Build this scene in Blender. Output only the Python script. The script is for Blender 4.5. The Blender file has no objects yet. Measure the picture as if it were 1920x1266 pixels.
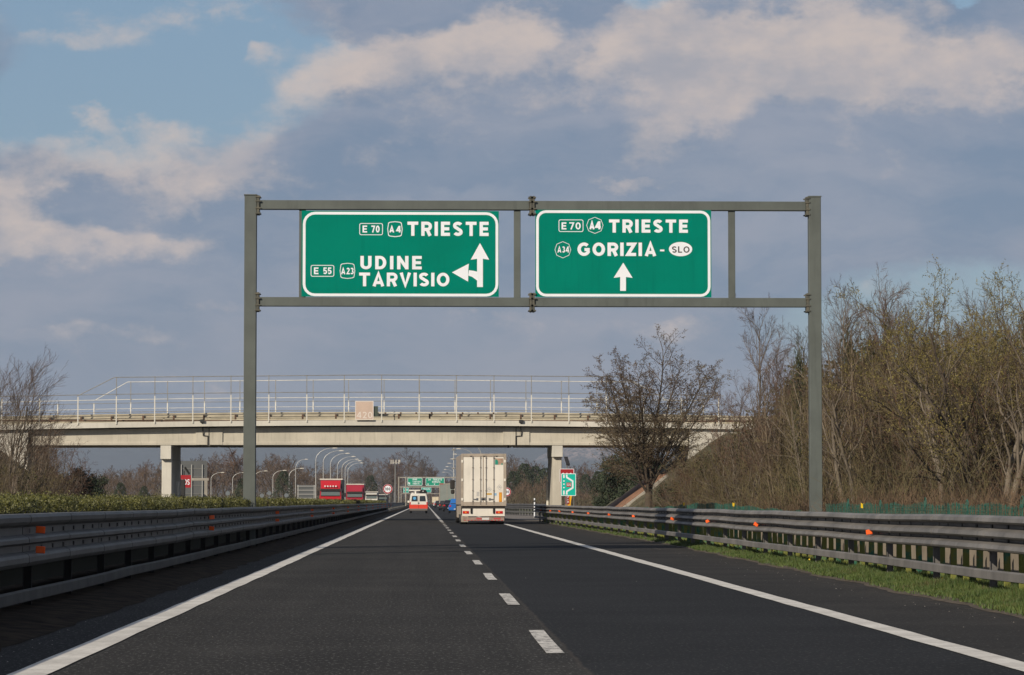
import bpy, math, random
from mathutils import Vector, Matrix
R = math.radians
scene = bpy.context.scene
COL = scene.collection

# ------------------------------------------------------------------ camera
H = 1.27            # camera height above the road, metres
F = 5727.0          # focal length in pixels of the 1920 wide photograph
CX, CY = 960.0, 633.0
VX, VY = 796.0, 941.0   # vanishing point of the road
pitch = math.atan((VY - CY) / F)
yaw = math.atan((CX - VX) / F * math.cos(pitch))
cam_data = bpy.data.cameras.new("camera")
cam_data.sensor_width = 36.0
cam_data.lens = F / 1920.0 * 36.0
cam_data.clip_start = 0.5
cam_data.clip_end = 60000.0
cam = bpy.data.objects.new("camera", cam_data)
COL.objects.link(cam)
cam.location = (0, 0, H)
cam.rotation_euler = (R(90) + pitch, 0, -yaw)
scene.camera = cam
FW = Vector((math.sin(yaw)*math.cos(pitch), math.cos(yaw)*math.cos(pitch), math.sin(pitch)))
RT = Vector((math.cos(yaw), -math.sin(yaw), 0))
UP = RT.cross(FW)

def P(px, py, Y):
    """world point at distance Y along the road seen at photo pixel (px, py)"""
    d = FW*F + RT*(px-CX) - UP*(py-CY)
    k = Y / d.y
    return Vector((d.x*k, Y, H + d.z*k))

def X_(px, Y):
    return P(px, VY, Y).x

def Z_(py, Y, px=800):
    return P(px, py, Y).z

# ------------------------------------------------------------------ render
scene.render.engine = 'CYCLES'
scene.view_settings.view_transform = 'Standard'
scene.view_settings.look = 'None'
scene.view_settings.exposure = 0.0
scene.view_settings.gamma = 1.0
scene.cycles.max_bounces = 6
scene.cycles.transparent_max_bounces = 6
scene.cycles.volume_bounces = 0

# ------------------------------------------------------------------ sun
SX, SY, SZ = -1.22, -1.43, 1.0           # towards the sun (behind us, to the left)
sun_el = math.atan2(SZ, math.hypot(SX, SY))
sun_az = math.atan2(SX, SY)             # clockwise from +Y
sd = bpy.data.lights.new("sun", 'SUN')
sd.energy = 4.7
sd.angle = R(0.5)
sd.color = (1.0, 0.88, 0.72)
sun = bpy.data.objects.new("sun", sd)
COL.objects.link(sun)
sun.rotation_euler = Vector((SX, SY, SZ)).to_track_quat('Z', 'Y').to_euler()

# ------------------------------------------------------------------ world
world = bpy.data.worlds.new("World")
scene.world = world
world.use_nodes = True
wt = world.node_tree
wt.nodes.clear()

class NT:
    """tiny helper for writing shader maths"""
    def __init__(self, tree): self.t = tree; self.n = tree.nodes; self.l = tree.links
    def node(self, kind, **kw):
        nd = self.n.new(kind)
        for k, v in kw.items(): setattr(nd, k, v)
        return nd
    def put(self, sock, v):
        if hasattr(v, 'is_linked') or isinstance(v, bpy.types.NodeSocket): self.l.new(v, sock)
        else: sock.default_value = v
    def m(self, op, a, b=None, c=None, clamp=False):
        nd = self.node('ShaderNodeMath', operation=op); nd.use_clamp = clamp
        self.put(nd.inputs[0], a)
        if b is not None: self.put(nd.inputs[1], b)
        if c is not None: self.put(nd.inputs[2], c)
        return nd.outputs[0]
    def mix(self, f, a, b, blend='MIX'):
        nd = self.node('ShaderNodeMix', data_type='RGBA', blend_type=blend)
        self.put(nd.inputs[0], f)
        self.put(nd.inputs[6], a if not isinstance(a, tuple) else (*a[:3], 1))
        self.put(nd.inputs[7], b if not isinstance(b, tuple) else (*b[:3], 1))
        return nd.outputs[2]
    def ramp(self, f, lo, hi, smooth=True):
        nd = self.node('ShaderNodeMapRange', interpolation_type='SMOOTHSTEP' if smooth else 'LINEAR')
        self.put(nd.inputs[0], f); nd.inputs[1].default_value = lo; nd.inputs[2].default_value = hi
        return nd.outputs[0]
    def comb(self, x, y, z):
        nd = self.node('ShaderNodeCombineXYZ')
        self.put(nd.inputs[0], x); self.put(nd.inputs[1], y); self.put(nd.inputs[2], z)
        return nd.outputs[0]
    def noise(self, vec, scale, detail=5, rough=0.55, dist=0.0, color=False):
        nd = self.node('ShaderNodeTexNoise')
        self.put(nd.inputs['Vector'], vec)
        nd.inputs['Scale'].default_value = scale; nd.inputs['Detail'].default_value = detail
        nd.inputs['Roughness'].default_value = rough; nd.inputs['Distortion'].default_value = dist
        return nd.outputs[1 if color else 0]

w = NT(wt)
tc = w.node('ShaderNodeTexCoord')
sep = w.node('ShaderNodeSeparateXYZ'); w.l.new(tc.outputs['Generated'], sep.inputs[0])
az = w.m('ARCTAN2', sep.outputs[0], sep.outputs[1])
el = w.m('ARCSINE', sep.outputs[2])
# small warp of the direction so that cloud outlines billow
wv = w.comb(w.m('MULTIPLY', az, 1.0), w.m('MULTIPLY', el, 1.6), 0.3)
nz = w.node('ShaderNodeSeparateXYZ'); w.l.new(w.noise(wv, 20, 8, 0.58, 0.0, True), nz.inputs[0])
azw = w.m('ADD', az, w.m('MULTIPLY', w.m('SUBTRACT', nz.outputs[0], 0.5), 0.052))
elw = w.m('ADD', el, w.m('MULTIPLY', w.m('SUBTRACT', nz.outputs[1], 0.5), 0.040))

def blob(u0, v0, a, b, amp=1.0, tilt=0.0):
    du = w.m('SUBTRACT', azw, u0)
    dv = w.m('SUBTRACT', w.m('SUBTRACT', elw, v0), w.m('MULTIPLY', du, tilt))
    dv = w.m('ADD', w.m('DIVIDE', w.m('MAXIMUM', dv, 0.0), b*0.72), w.m('DIVIDE', w.m('MINIMUM', dv, 0.0), b*1.25))   # crisp tops, trailing bases
    q = w.m('ADD', w.m('POWER', w.m('ABSOLUTE', w.m('DIVIDE', du, a)), 2.4), w.m('POWER', w.m('ABSOLUTE', dv), 2.4))
    return w.m('MULTIPLY', w.m('EXPONENT', w.m('MULTIPLY', q, -1.0)), amp)
def bp(px, py, a, b, amp=1.0, tilt=0.0):
    return blob((px-VX)/F, (VY-py)/F, a/F, b/F, amp, tilt)
def total(lst):
    o = lst[0]
    for q in lst[1:]: o = w.m('ADD', o, q)
    return o

sky = w.node('ShaderNodeTexSky', sky_type='NISHITA')
sky.sun_disc = False
sky.sun_elevation = sun_el
sky.sun_rotation = sun_az
sky.air_density = 1.1
sky.dust_density = 1.5
sky.ozone_density = 1.6
SKYK = 0.095
skyc = w.node('ShaderNodeVectorMath', operation='SCALE'); w.l.new(sky.outputs[0], skyc.inputs[0]); skyc.inputs['Scale'].default_value = SKYK
# grey lavender cloud deck with gaps of blue
big = w.noise(wv, 7.0, 6, 0.55)
fine = w.noise(wv, 46.0, 8, 0.66)
gaps = total([bp(310, 150, 290, 115, 1.1, 0.10), bp(230, 25, 330, 60, 0.75), bp(40, 190, 150, 60, 0.6), bp(1215, -10, 60, 28, 1.0), bp(1760, 600, 330, 110, 0.75),
              bp(560, 60, 120, 25, 0.45), bp(1760, -14, 60, 14, 0.8)])
deck = w.ramp(w.m('SUBTRACT', w.m('ADD', w.m('MULTIPLY', big, 1.0), 0.42), gaps), 0.28, 0.70)
# sunlit cream heads
heads = total([bp(790, 85, 250, 75, 1.0, 0.12), bp(590, 135, 90, 40, 0.55, 0.3), bp(1330, 70, 330, 110, 0.85, 0.10), bp(1290, 190, 190, 85, 0.62, 0.5), bp(1075, 40, 55, 110, -0.45, 0.0), bp(1480, 175, 60, 130, -0.30, 1.2), bp(930, 150, 120, 40, -0.25, 0.0), bp(1640, 90, 330, 95, 0.80, 0.05),
               bp(170, 265, 210, 52, 1.15, 0.05), bp(400, 300, 130, 62, 0.85, 0.55), bp(230, 448, 190, 36, 0.80, -0.05),
               bp(15, 380, 80, 62, 0.85), bp(480, 85, 48, 30, 0.75, 0.3), bp(140, 82, 150, 28, 0.60, 0.15), bp(420, 12, 200, 20, 0.5, 0.1),
               bp(1260, 235, 110, 38, 0.45, 0.4), bp(250, 640, 400, 30, 0.40, 0.0), bp(1120, 600, 330, 26, 0.42), bp(420, 580, 110, 24, 0.40),
               bp(1150, 362, 190, 14, 0.36), bp(1860, 105, 120, 70, 0.4), bp(960, 60, 160, 90, 0.35)])
mid = w.noise(wv, 19.0, 7, 0.60)
hm = w.ramp(w.m('ADD', heads, w.m('ADD', w.m('MULTIPLY', w.m('SUBTRACT', fine, 0.5), 1.5), w.m('MULTIPLY', w.m('SUBTRACT', mid, 0.5), 1.9))), 0.20, 0.98)
elsewhere = w.ramp(w.m('ABSOLUTE', az), 0.35, 0.9)
hm = w.m('MAXIMUM', hm, w.m('MULTIPLY', elsewhere, w.ramp(big, 0.48, 0.66)))
wl = w.comb(w.m('MULTIPLY', azw, 1.0), w.m('MULTIPLY', elw, 4.5), 0.7)
shade = w.ramp(w.m('ADD', w.m('MULTIPLY', w.noise(wl, 13.0, 6, 0.6), .6), w.m('MULTIPLY', w.noise(wv, 16.0, 6, 0.6), .4)), 0.34, 0.66)
dcol = w.mix(shade, (0.176, 0.238, 0.345), (0.298, 0.320, 0.398))
low = w.ramp(el, 0.015, 0.085)
dcol = w.mix(w.m('ADD', .35, w.m('MULTIPLY', low, .65)), (0.268, 0.286, 0.350), dcol)
skyfix = w.mix(0.62, skyc.outputs[0], (0.185, 0.300, 0.455))
c1 = w.mix(w.m('MULTIPLY', deck, 0.86), skyfix, dcol)
c2 = w.mix(w.m('MULTIPLY', hm, w.m('ADD', 0.38, w.m('MULTIPLY', w.ramp(w.noise(wv, 30, 7, .62), .30, .68), 0.50))), c1, (0.620, 0.528, 0.482))
bg = w.node('ShaderNodeBackground'); w.l.new(c2, bg.inputs[0]); bg.inputs[1].default_value = 1.0
wo = w.node('ShaderNodeOutputWorld'); w.l.new(bg.outputs[0], wo.inputs[0])

# ------------------------------------------------------------------ materials
MATS = {}
def mat(name, c, rough=0.6, metal=0.0, var=0.0, scale=4.0, bump=0.0, bscale=None, emit=None, stretch=None, c2=None, spec=0.5, streak=0.0, alpha=None):
    if name in MATS: return MATS[name]
    m = bpy.data.materials.new(name); m.use_nodes = True
    MATS[name] = m
    t = m.node_tree; n = NT(t)
    b = next(x for x in t.nodes if x.type == 'BSDF_PRINCIPLED')
    b.inputs['Roughness'].default_value = rough
    b.inputs['Metallic'].default_value = metal
    b.inputs['Specular IOR Level'].default_value = spec
    b.inputs['Base Color'].default_value = (*c, 1)
    tcn = n.node('ShaderNodeTexCoord'); v = tcn.outputs['Object']
    if stretch:
        mp = n.node('ShaderNodeMapping'); n.l.new(v, mp.inputs[0]); mp.inputs['Scale'].default_value = stretch; v = mp.outputs[0]
    if var or c2:
        f = n.ramp(n.noise(v, scale, 6, 0.6), 0.30, 0.70)
        lo = tuple(q*(1-var) for q in c); hi = c2 if c2 else tuple(min(1, q*(1+var)) for q in c)
        col = n.mix(f, lo, hi)
        if streak:
            mp2 = n.node('ShaderNodeMapping'); n.l.new(tcn.outputs['Object'], mp2.inputs[0]); mp2.inputs['Scale'].default_value = (3, 3, 0.25)
            g = n.ramp(n.noise(mp2.outputs[0], 2.2, 5, 0.6), 0.50, 0.78)
            col = n.mix(n.m('MULTIPLY', g, streak), col, tuple(q*0.35 for q in c))
        n.l.new(col, b.inputs['Base Color'])
    if bump:
        bn = n.node('ShaderNodeBump'); bn.inputs['Strength'].default_value = bump; bn.inputs['Distance'].default_value = 0.02
        n.l.new(n.noise(v, bscale or scale*4, 4, 0.6), bn.inputs['Height']); n.l.new(bn.outputs[0], b.inputs['Normal'])
    if emit:
        b.inputs['Emission Color'].default_value = (*emit[:3], 1); b.inputs['Emission Strength'].default_value = emit[3]
    return m

# ------------------------------------------------------------------ mesh builder and tagging
class MB:
    def __init__(self): self.v = []; self.f = []
    def add(self, vs, fs):
        o = len(self.v); self.v.extend([tuple(q) for q in vs]); self.f.extend([tuple(i+o for i in q) for q in fs])
    def box(self, x0, x1, y0, y1, z0, z1, bev=0.0):
        if x1 < x0: x0, x1 = x1, x0
        if y1 < y0: y0, y1 = y1, y0
        if z1 < z0: z0, z1 = z1, z0
        b = min(bev, (x1-x0)*.45, (y1-y0)*.45, (z1-z0)*.45)
        if b <= 0:
            vs = [(x, y, z) for z in (z0, z1) for y in (y0, y1) for x in (x0, x1)]
            self.add(vs, [(0,2,3,1), (4,5,7,6), (0,1,5,4), (2,6,7,3), (0,4,6,2), (1,3,7,5)])
            return
        # chamfered box: vertical edges and top edges cut
        def ring(i, z): return [(x0+i+b, y0+i, z), (x1-i-b, y0+i, z), (x1-i, y0+i+b, z), (x1-i, y1-i-b, z), (x1-i-b, y1-i, z), (x0+i+b, y1-i, z), (x0+i, y1-i-b, z), (x0+i, y0+i+b, z)]
        rings = [ring(b*.9, z0), ring(0, z0+b), ring(0, z1-b), ring(b*.9, z1)]
        vs = [p for r in rings for p in r]
        fs = [tuple(range(7, -1, -1)), tuple(range(24, 32))]
        for k in range(3):
            for i in range(8): fs.append((k*8+i, k*8+(i+1) % 8, k*8+8+(i+1) % 8, k*8+8+i))
        self.add(vs, fs)
    def bar(self, p0, p1, wx, wz, up=Vector((0, 0, 1))):
        p0 = Vector(p0); p1 = Vector(p1); d = (p1-p0).normalized()
        if abs(d.dot(up)) > 0.98: up = Vector((0, 1, 0))
        s = d.cross(up).normalized(); u = s.cross(d)
        vs = [p + s*a*wx/2 + u*b*wz/2 for p in (p0, p1) for a, b in ((-1, -1), (1, -1), (1, 1), (-1, 1))]
        self.add(vs, [(3,2,1,0), (4,5,6,7), (0,1,5,4), (1,2,6,5), (2,3,7,6), (3,0,4,7)])
    def tube(self, pts, radii, n=6, cap=True):
        pts = [Vector(p) for p in pts]
        if not hasattr(radii, '__len__'): radii = [radii]*len(pts)
        vs = []; u = None
        for i, p in enumerate(pts):
            d = (pts[min(i+1, len(pts)-1)] - pts[max(i-1, 0)])
            d = d.normalized() if d.length > 1e-9 else Vector((0, 0, 1))
            if u is None: u = d.orthogonal()
            u = u - d*u.dot(d)
            u = u.normalized() if u.length > 1e-6 else d.orthogonal().normalized()
            s = d.cross(u)
            for k in range(n):
                a = 2*math.pi*k/n; vs.append(p + (s*math.cos(a) + u*math.sin(a))*radii[i])
        fs = []
        for i in range(len(pts)-1):
            for k in range(n): fs.append((i*n+k, i*n+(k+1) % n, (i+1)*n+(k+1) % n, (i+1)*n+k))
        if cap and n > 2: fs.append(tuple(range(n-1, -1, -1))); fs.append(tuple(range((len(pts)-1)*n, len(pts)*n)))
        self.add(vs, fs)
    def prism(self, poly, y0, y1):
        """polygon of (x, z) pushed from y0 to y1"""
        n = len(poly)
        vs = [(x, y0, z) for x, z in poly] + [(x, y1, z) for x, z in poly]
        fs = [tuple(range(n)), tuple(range(2*n-1, n-1, -1))] + [(i, i+n, (i+1) % n+n, (i+1) % n) for i in range(n)]
        self.add(vs, fs)
    def prism_x(self, poly, x0, x1):
        """polygon of (y, z) pushed from x0 to x1"""
        n = len(poly)
        vs = [(x0, y, z) for y, z in poly] + [(x1, y, z) for y, z in poly]
        fs = [tuple(range(n)), tuple(range(2*n-1, n-1, -1))] + [(i, i+n, (i+1) % n+n, (i+1) % n) for i in range(n)]
        self.add(vs, fs)
    def disc(self, cx, cz, r, y, n=28, rz=None, r2=None, depth=0.0):
        rz = rz or r
        if r2 is None:
            vs = [(cx+r*math.cos(2*math.pi*k/n), y, cz+rz*math.sin(2*math.pi*k/n)) for k in range(n)]
            self.add(vs, [tuple(range(n))])
        else:
            vs = [(cx+q*math.cos(2*math.pi*k/n), y, cz+q*math.sin(2*math.pi*k/n)) for q in (r, r2) for k in range(n)]
            self.add(vs, [(k, (k+1) % n, n+(k+1) % n, n+k) for k in range(n)])
    def wheel(self, x0, x1, y, z, r, n=20):
        vs = [(x, y+r*math.cos(2*math.pi*k/n), z+r*math.sin(2*math.pi*k/n)) for x in (x0, x1) for k in range(n)]
        self.add(vs, [tuple(range(n)), tuple(range(2*n-1, n-1, -1))] + [(k, k+n, (k+1) % n+n, (k+1) % n) for k in range(n)])
    def sweep(self, prof, path, close=False):
        """profile of (offset x, z) swept along path of (x, y, z)"""
        n = len(prof); vs = []
        for i, p in enumerate(path):
            a = Vector(path[max(i-1, 0)]); b = Vector(path[min(i+1, len(path)-1)])
            d = Vector((b.x-a.x, b.y-a.y, 0)).normalized(); s = Vector((d.y, -d.x, 0))
            for ox, oz in prof: vs.append((p[0]+s.x*ox, p[1]+s.y*ox, p[2]+oz))
        fs = []
        for i in range(len(path)-1):
            for k in range(n if close else n-1): fs.append((i*n+k, i*n+(k+1) % n, (i+1)*n+(k+1) % n, (i+1)*n+k))
        if close: fs.append(tuple(range(n))); fs.append(tuple(range(len(path)*n-1, (len(path)-1)*n-1, -1)))
        self.add(vs, fs)
    def build(self, name, m, parent=None, smooth=False):
        me = bpy.data.meshes.new(name)
        me.from_pydata(self.v, [], self.f); me.update()
        if smooth: me.polygons.foreach_set('use_smooth', [True]*len(me.polygons))
        me.materials.append(m)
        o = bpy.data.objects.new(name, me); COL.objects.link(o)
        if parent: o.parent = parent
        return o

def tag(o, label=None, cat=None, group=None, kind=None):
    if label: o['label'] = label
    if cat: o['category'] = cat
    if group: o['group'] = group
    if kind: o['kind'] = kind
    return o
def empty(name, loc, label, cat, group=None, rz=0.0):
    o = bpy.data.objects.new(name, None); COL.objects.link(o)
    o.location = loc; o.rotation_euler = (0, 0, rz); o.empty_display_size = 0.3
    return tag(o, label, cat, group)
def kids(o): return [c for c in bpy.data.objects if c.parent == o]
def copy_tree(o, parent=None):
    c = o.copy(); COL.objects.link(c); c.parent = parent
    for ch in kids(o): copy_tree(ch, c)
    return c
def stick(child, root):
    """parent a mesh written in world coordinates to an empty that is already placed"""
    child.parent = root
    child.matrix_parent_inverse = (Matrix.Translation(root.location) @ Matrix.Rotation(root.rotation_euler.z, 4, 'Z')).inverted()
    return child

# ------------------------------------------------------------------ stroke lettering
def arc(cx, cy, rx, ry, a0, a1, n=10):
    return [(cx+rx*math.cos(R(a0+(a1-a0)*i/n)), cy+ry*math.sin(R(a0+(a1-a0)*i/n))) for i in range(n+1)]
def glyph(ch, w_):
    a = w_/2; t = 1-a
    if ch == 'T': return .74, [[(0, t), (.74, t)], [(.37, 0), (.37, 1-w_)]]
    if ch == 'I': return w_, [[(a, 0), (a, 1)]]
    if ch == 'E': return .62, [[(.62, t), (a, t), (a, a), (.62, a)], [(w_, .5), (.57, .5)]]
    if ch == 'L': return .56, [[(a, 1), (a, a), (.56, a)]]
    if ch == 'R':
        r = (t-.45)/2
        return .70, [[(a, 0), (a, 1)], [(w_, t), (.40, t)] + arc(.40, .45+r, r, r, 90, -90)[1:] + [(w_, .45)], [(.40, .45), (.60, 0)]]
    if ch == 'D': return .72, [[(a, 0), (a, 1)], [(w_, t)] + arc(.32, .5, .72-a-.32, t-.5, 90, -90) + [(w_, a)]]
    if ch == 'O': return .86, [arc(.43, .5, .43-a, .5-a, 90, 451, 24)]
    if ch == 'G': return .86, [arc(.45, .5, .45-a, .5-a, 45, 340, 20) , [(.84-a, .48-a), (.84-a, .28)], [(.48, .47), (.84, .47)]]
    if ch == 'S':
        return .66, [arc(.33, .74, .33-a, .26-a, 20, 180, 8) + arc(.33, .72, .33-a, .24-a*.6, 185, 250, 5)
                     + arc(.33, .28, .33-a, .24-a*.6, 70, -5, 5) + arc(.33, .26, .33-a, .26-a, -10, -160, 8)]
    if ch == 'Z': return .68, [[(.03, t), (.56, t), (.12, a), (.68, a)]]
    if ch == 'A': return .82, [[(a*1.05, 0), (.41, .93), (.82-a*1.05, 0)], [(.22, .27), (.60, .27)]]
    if ch == 'V': return .80, [[(a*1.05, 1), (.40, .07), (.80-a*1.05, 1)]]
    if ch == 'U': return .72, [[(a, 1), (a, .34)] + arc(.36, .34, .36-a, .34-a, 180, 360, 12) + [(.72-a, 1)]]
    if ch == 'N': return .74, [[(a, 0), (a, 1)], [(.74-a, 0), (.74-a, 1)], [(a, .93), (.74-a, .07)]]
    if ch == '0': return .62, [arc(.31, .5, .31-a, .5-a, 90, 451, 20)]
    if ch == '1': return .36, [[(.36-a, 0), (.36-a, 1)], [(.02, .78), (.30-a, .93)]]
    if ch == '2': return .60, [arc(.29, .70, .29-a, .30-a, 160, -20, 10) + [(.12, a), (.60, a)]]
    if ch == '3': return .60, [arc(.28, .74, .29-a, .26-a, 150, -80, 10), arc(.28, .28, .32-a, .28-a, 85, -150, 10)]
    if ch == '4': return .66, [[(.48, 0), (.48, 1)], [(.42, .93), (.07, .30), (.66, .30)]]
    if ch == '5': return .60, [[(.54, t), (.13, t), (.11, .52)] + arc(.28, .33, .32-a, .33-a, 110, -150, 10)]
    if ch == '7': return .60, [[(0, t), (.50, t), (.20, 0)]]
    if ch == '-': return .32, [[(0, .45), (.32, .45)]]
    return .30, []
def letters(mb, text, x0, x1, z0, z1, y, w_=0.19, gap=0.15, face=-1):
    """fit a line of capitals into the rectangle x0..x1, z0..z1 of the plane y"""
    adv = []; tot = 0
    for i, c in enumerate(text):
        gw, st = glyph(c, w_); adv.append((tot, gw, st)); tot += gw + (gap if i < len(text)-1 else 0)
    h = z1-z0; kx = (x1-x0)/(tot*h) if tot else 1
    for off, gw, st in adv:
        for si, pl in enumerate(st):
            yy = y + face*0.0012*si
            pl = [p for i, p in enumerate(pl) if i == 0 or math.hypot(p[0]-pl[i-1][0], p[1]-pl[i-1][1]) > 1e-3]
            n = len(pl); L = []; Rr = []
            cl = n > 3 and math.hypot(pl[0][0]-pl[-1][0], pl[0][1]-pl[-1][1]) < 0.03
            for i, p in enumerate(pl):
                a = pl[i-1] if i > 0 else (pl[-2] if cl else None)
                b = pl[i+1] if i < n-1 else (pl[1] if cl else None)
                d1 = Vector((p[0]-a[0], p[1]-a[1])).normalized() if a else None
                d2 = Vector((b[0]-p[0], b[1]-p[1])).normalized() if b else None
                if d1 is None: d1 = d2
                if d2 is None: d2 = d1
                m_ = d1 + d2; m_ = m_.normalized() if m_.length > 1e-6 else d1
                nrm = Vector((-m_.y, m_.x)); k = 1/max(0.5, nrm.dot(Vector((-d1.y, d1.x))))
                L.append((p[0]+nrm.x*w_/2*k, p[1]+nrm.y*w_/2*k)); Rr.append((p[0]-nrm.x*w_/2*k, p[1]-nrm.y*w_/2*k))
            vs = [(x0+(q[0]+off)*h*kx, yy, z0+q[1]*h) for q in L] + [(x0+(q[0]+off)*h*kx, yy, z0+q[1]*h) for q in Rr]
            mb.add(vs, [(i, i+n, i+n+1, i+1) for i in range(n-1)])
def ring_poly(mb, outer, inner, y):
    n = len(outer)
    mb.add([(x, y, z) for x, z in outer] + [(x, y, z) for x, z in inner], [(i, (i+1) % n, n+(i+1) % n, n+i) for i in range(n)])
def rrect(x0, x1, z0, z1, r, n=5):
    o = []
    for cx, cz, a in ((x1-r, z1-r, 0), (x0+r, z1-r, 90), (x0+r, z0+r, 180), (x1-r, z0+r, 270)):
        for i in range(n+1):
            q = R(a+90*i/n); o.append((cx+r*math.cos(q), cz+r*math.sin(q)))
    return o
def flat(mb, poly, y): mb.add([(x, y, z) for x, z in poly], [tuple(range(len(poly)))])

# ================================================================== THE SETTING
def asphalt():
    m = bpy.data.materials.new("asphalt"); m.use_nodes = True
    n = NT(m.node_tree); b = next(x for x in m.node_tree.nodes if x.type == 'BSDF_PRINCIPLED')
    t = n.node('ShaderNodeTexCoord'); v = t.outputs['Object']
    s = n.node('ShaderNodeSeparateXYZ'); n.l.new(v, s.inputs[0])
    edge = n.m('ADD', s.outputs[0], n.m('MULTIPLY', n.m('SUBTRACT', n.noise(v, 0.9, 3), 0.5), 0.10))
    right = n.ramp(edge, 1.21, 1.25)
    mg = n.node('ShaderNodeMapping'); n.l.new(v, mg.inputs[0]); mg.inputs['Scale'].default_value = (1, .22, 1)
    grain = n.noise(mg.outputs[0], 30, 3, 0.8)
    spec_ = n.ramp(grain, 0.52, 0.72)
    patch = n.ramp(n.noise(v, 0.35, 5, 0.6), 0.3, 0.7)
    mp = n.node('ShaderNodeMapping'); n.l.new(v, mp.inputs[0]); mp.inputs['Scale'].default_value = (1.6, 0.03, 1)
    track = n.ramp(n.noise(mp.outputs[0], 1.0, 4, 0.6), 0.35, 0.68)
    l = n.mix(patch, (0.029, 0.0286, 0.0280), (0.040, 0.0393, 0.0380))
    l = n.mix(n.m('MULTIPLY', track, 0.5), l, (0.021, 0.021, 0.021))
    r = n.mix(patch, (0.0185, 0.0200, 0.0222), (0.024, 0.0258, 0.0285))
    sh = n.ramp(edge, 4.55, 4.95)
    r = n.mix(sh, r, n.mix(patch, (0.026, 0.026, 0.026), (0.038, 0.037, 0.036)))
    c = n.mix(right, l, r)
    c = n.mix(n.m('MULTIPLY', spec_, n.mix(right, (0.85,)*3, (0.34,)*3)), c, (0.150, 0.148, 0.142))
    # gritty pale verge where dust and chippings gather
    g = n.m('MULTIPLY', n.ramp(edge, 5.6, 6.9), n.ramp(n.noise(v, 5, 5, 0.7), 0.45, 0.75))
    c = n.mix(n.m('MULTIPLY', g, 0.6), c, (0.125, 0.105, 0.085))
    seam = n.m('SUBTRACT', 1.0, n.ramp(n.m('ABSOLUTE', n.m('SUBTRACT', edge, 1.225)), 0.0, 0.035))
    c = n.mix(n.m('MULTIPLY', seam, 0.55), c, (0.058, 0.052, 0.047))
    n.l.new(c, b.inputs['Base Color'])
    b.inputs['Roughness'].default_value = 0.95; b.inputs['Specular IOR Level'].default_value = 0.06
    bn = n.node('ShaderNodeBump'); bn.inputs['Strength'].default_value = 0.55; bn.inputs['Distance'].default_value = 0.006
    n.l.new(grain, bn.inputs['Height']); n.l.new(bn.outputs[0], b.inputs['Normal'])
    return m
M_asph = asphalt()
M_field = mat('dry_grass_soil', (0.075, 0.062, 0.035), 0.95, var=0.4, scale=0.6, c2=(0.10, 0.105, 0.045), bump=0.6, bscale=3)
M_soil = mat('dark_soil', (0.018, 0.014, 0.011), 0.95, spec=.05, var=0.3, scale=3, c2=(0.045, 0.034, 0.024), bump=0.8, bscale=12)
M_gravel = mat('pale_gravel', (0.20, 0.175, 0.15), 0.95, var=0.25, scale=2.0, c2=(0.13, 0.115, 0.10), bump=0.5, bscale=25)

def sheet(name, pts, z, m, kind='structure'):
    mb = MB(); mb.add([(x, y, z) for x, y in pts], [tuple(range(len(pts)))])
    return tag(mb.build(name, m), kind=kind)
sheet('ground', [(-26000, -300), (26000, -300), (26000, 26000), (-26000, 26000)], -0.05, M_field)
mb = MB()
ys = [-20 + i*6 for i in range(40)] + [220 + i*60 for i in range(22)]
mb.add([(x, y, 0) for y in ys for x in (-3.75, 9.4)], [(2*i, 2*i+1, 2*i+3, 2*i+2) for i in range(len(ys)-1)])
tag(mb.build('road', M_asph), kind='structure')
sheet('opposite_road', [(-18.6, -20), (-7.0, -20), (-7.0, 1490), (-18.6, 1490)], 0.0, M_asph)
# median: a low uneven strip of dark earth
mb = MB(); rg = random.Random(3)
ys = [10 + i*0.8 for i in range(260)] + [220 + i*20 for i in range(63)]
xs = [-7.0, -6.2, -5.4, -4.8, -4.4, -4.1, -3.85, -3.62]
hh = [-.02, .05, .09, .09, .07, .05, .03, .004]
mb.add([(x + (rg.uniform(-.07, .07) if 0 < k else 0), y, h + (rg.uniform(-.015, .02) if k < 7 else 0)) for y in ys for k, (x, h) in enumerate(zip(xs, hh))],
       [(i*8+k, i*8+k+1, i*8+k+9, i*8+k+8) for i in range(len(ys)-1) for k in range(7)])
tag(mb.build('median_earth', M_soil, smooth=True), kind='structure')
# right verge: earth under the grass, from the gritty edge back past the barrier
def verge_x(y): return 6.52 + 0.62*min(1, max(0, (y-33)/55.0)) + 0.06*math.sin(y*0.7) + 0.04*math.sin(y*1.9)
mb = MB(); ys = [8 + i*0.7 for i in range(262)]
cols = [0, .12, .35, .7, 1.1, 1.9, 3.4, 6, 12]
hs = [.004, .03, .05, .07, .07, .06, .05, .08, .12]
mb.add([(verge_x(y)+c + (rg.uniform(-.05, .05) if k == 0 else 0), y, h + (rg.uniform(-.015, .015) if k else 0)) for y in ys for k, (c, h) in enumerate(zip(cols, hs))],
       [(i*9+k, i*9+k+1, i*9+k+10, i*9+k+9) for i in range(len(ys)-1) for k in range(8)])
tag(mb.build('verge_earth', mat('verge_soil', (0.060, 0.046, 0.030), 0.95, var=0.3, scale=3, c2=(0.085, 0.066, 0.046), bump=0.7, bscale=10), smooth=True), kind='structure')
sheet('lay_by_gravel', [(5.2, 292), (6.9, 206), (11.5, 200), (12.5, 290), (9, 340)], 0.006, M_gravel)

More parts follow.
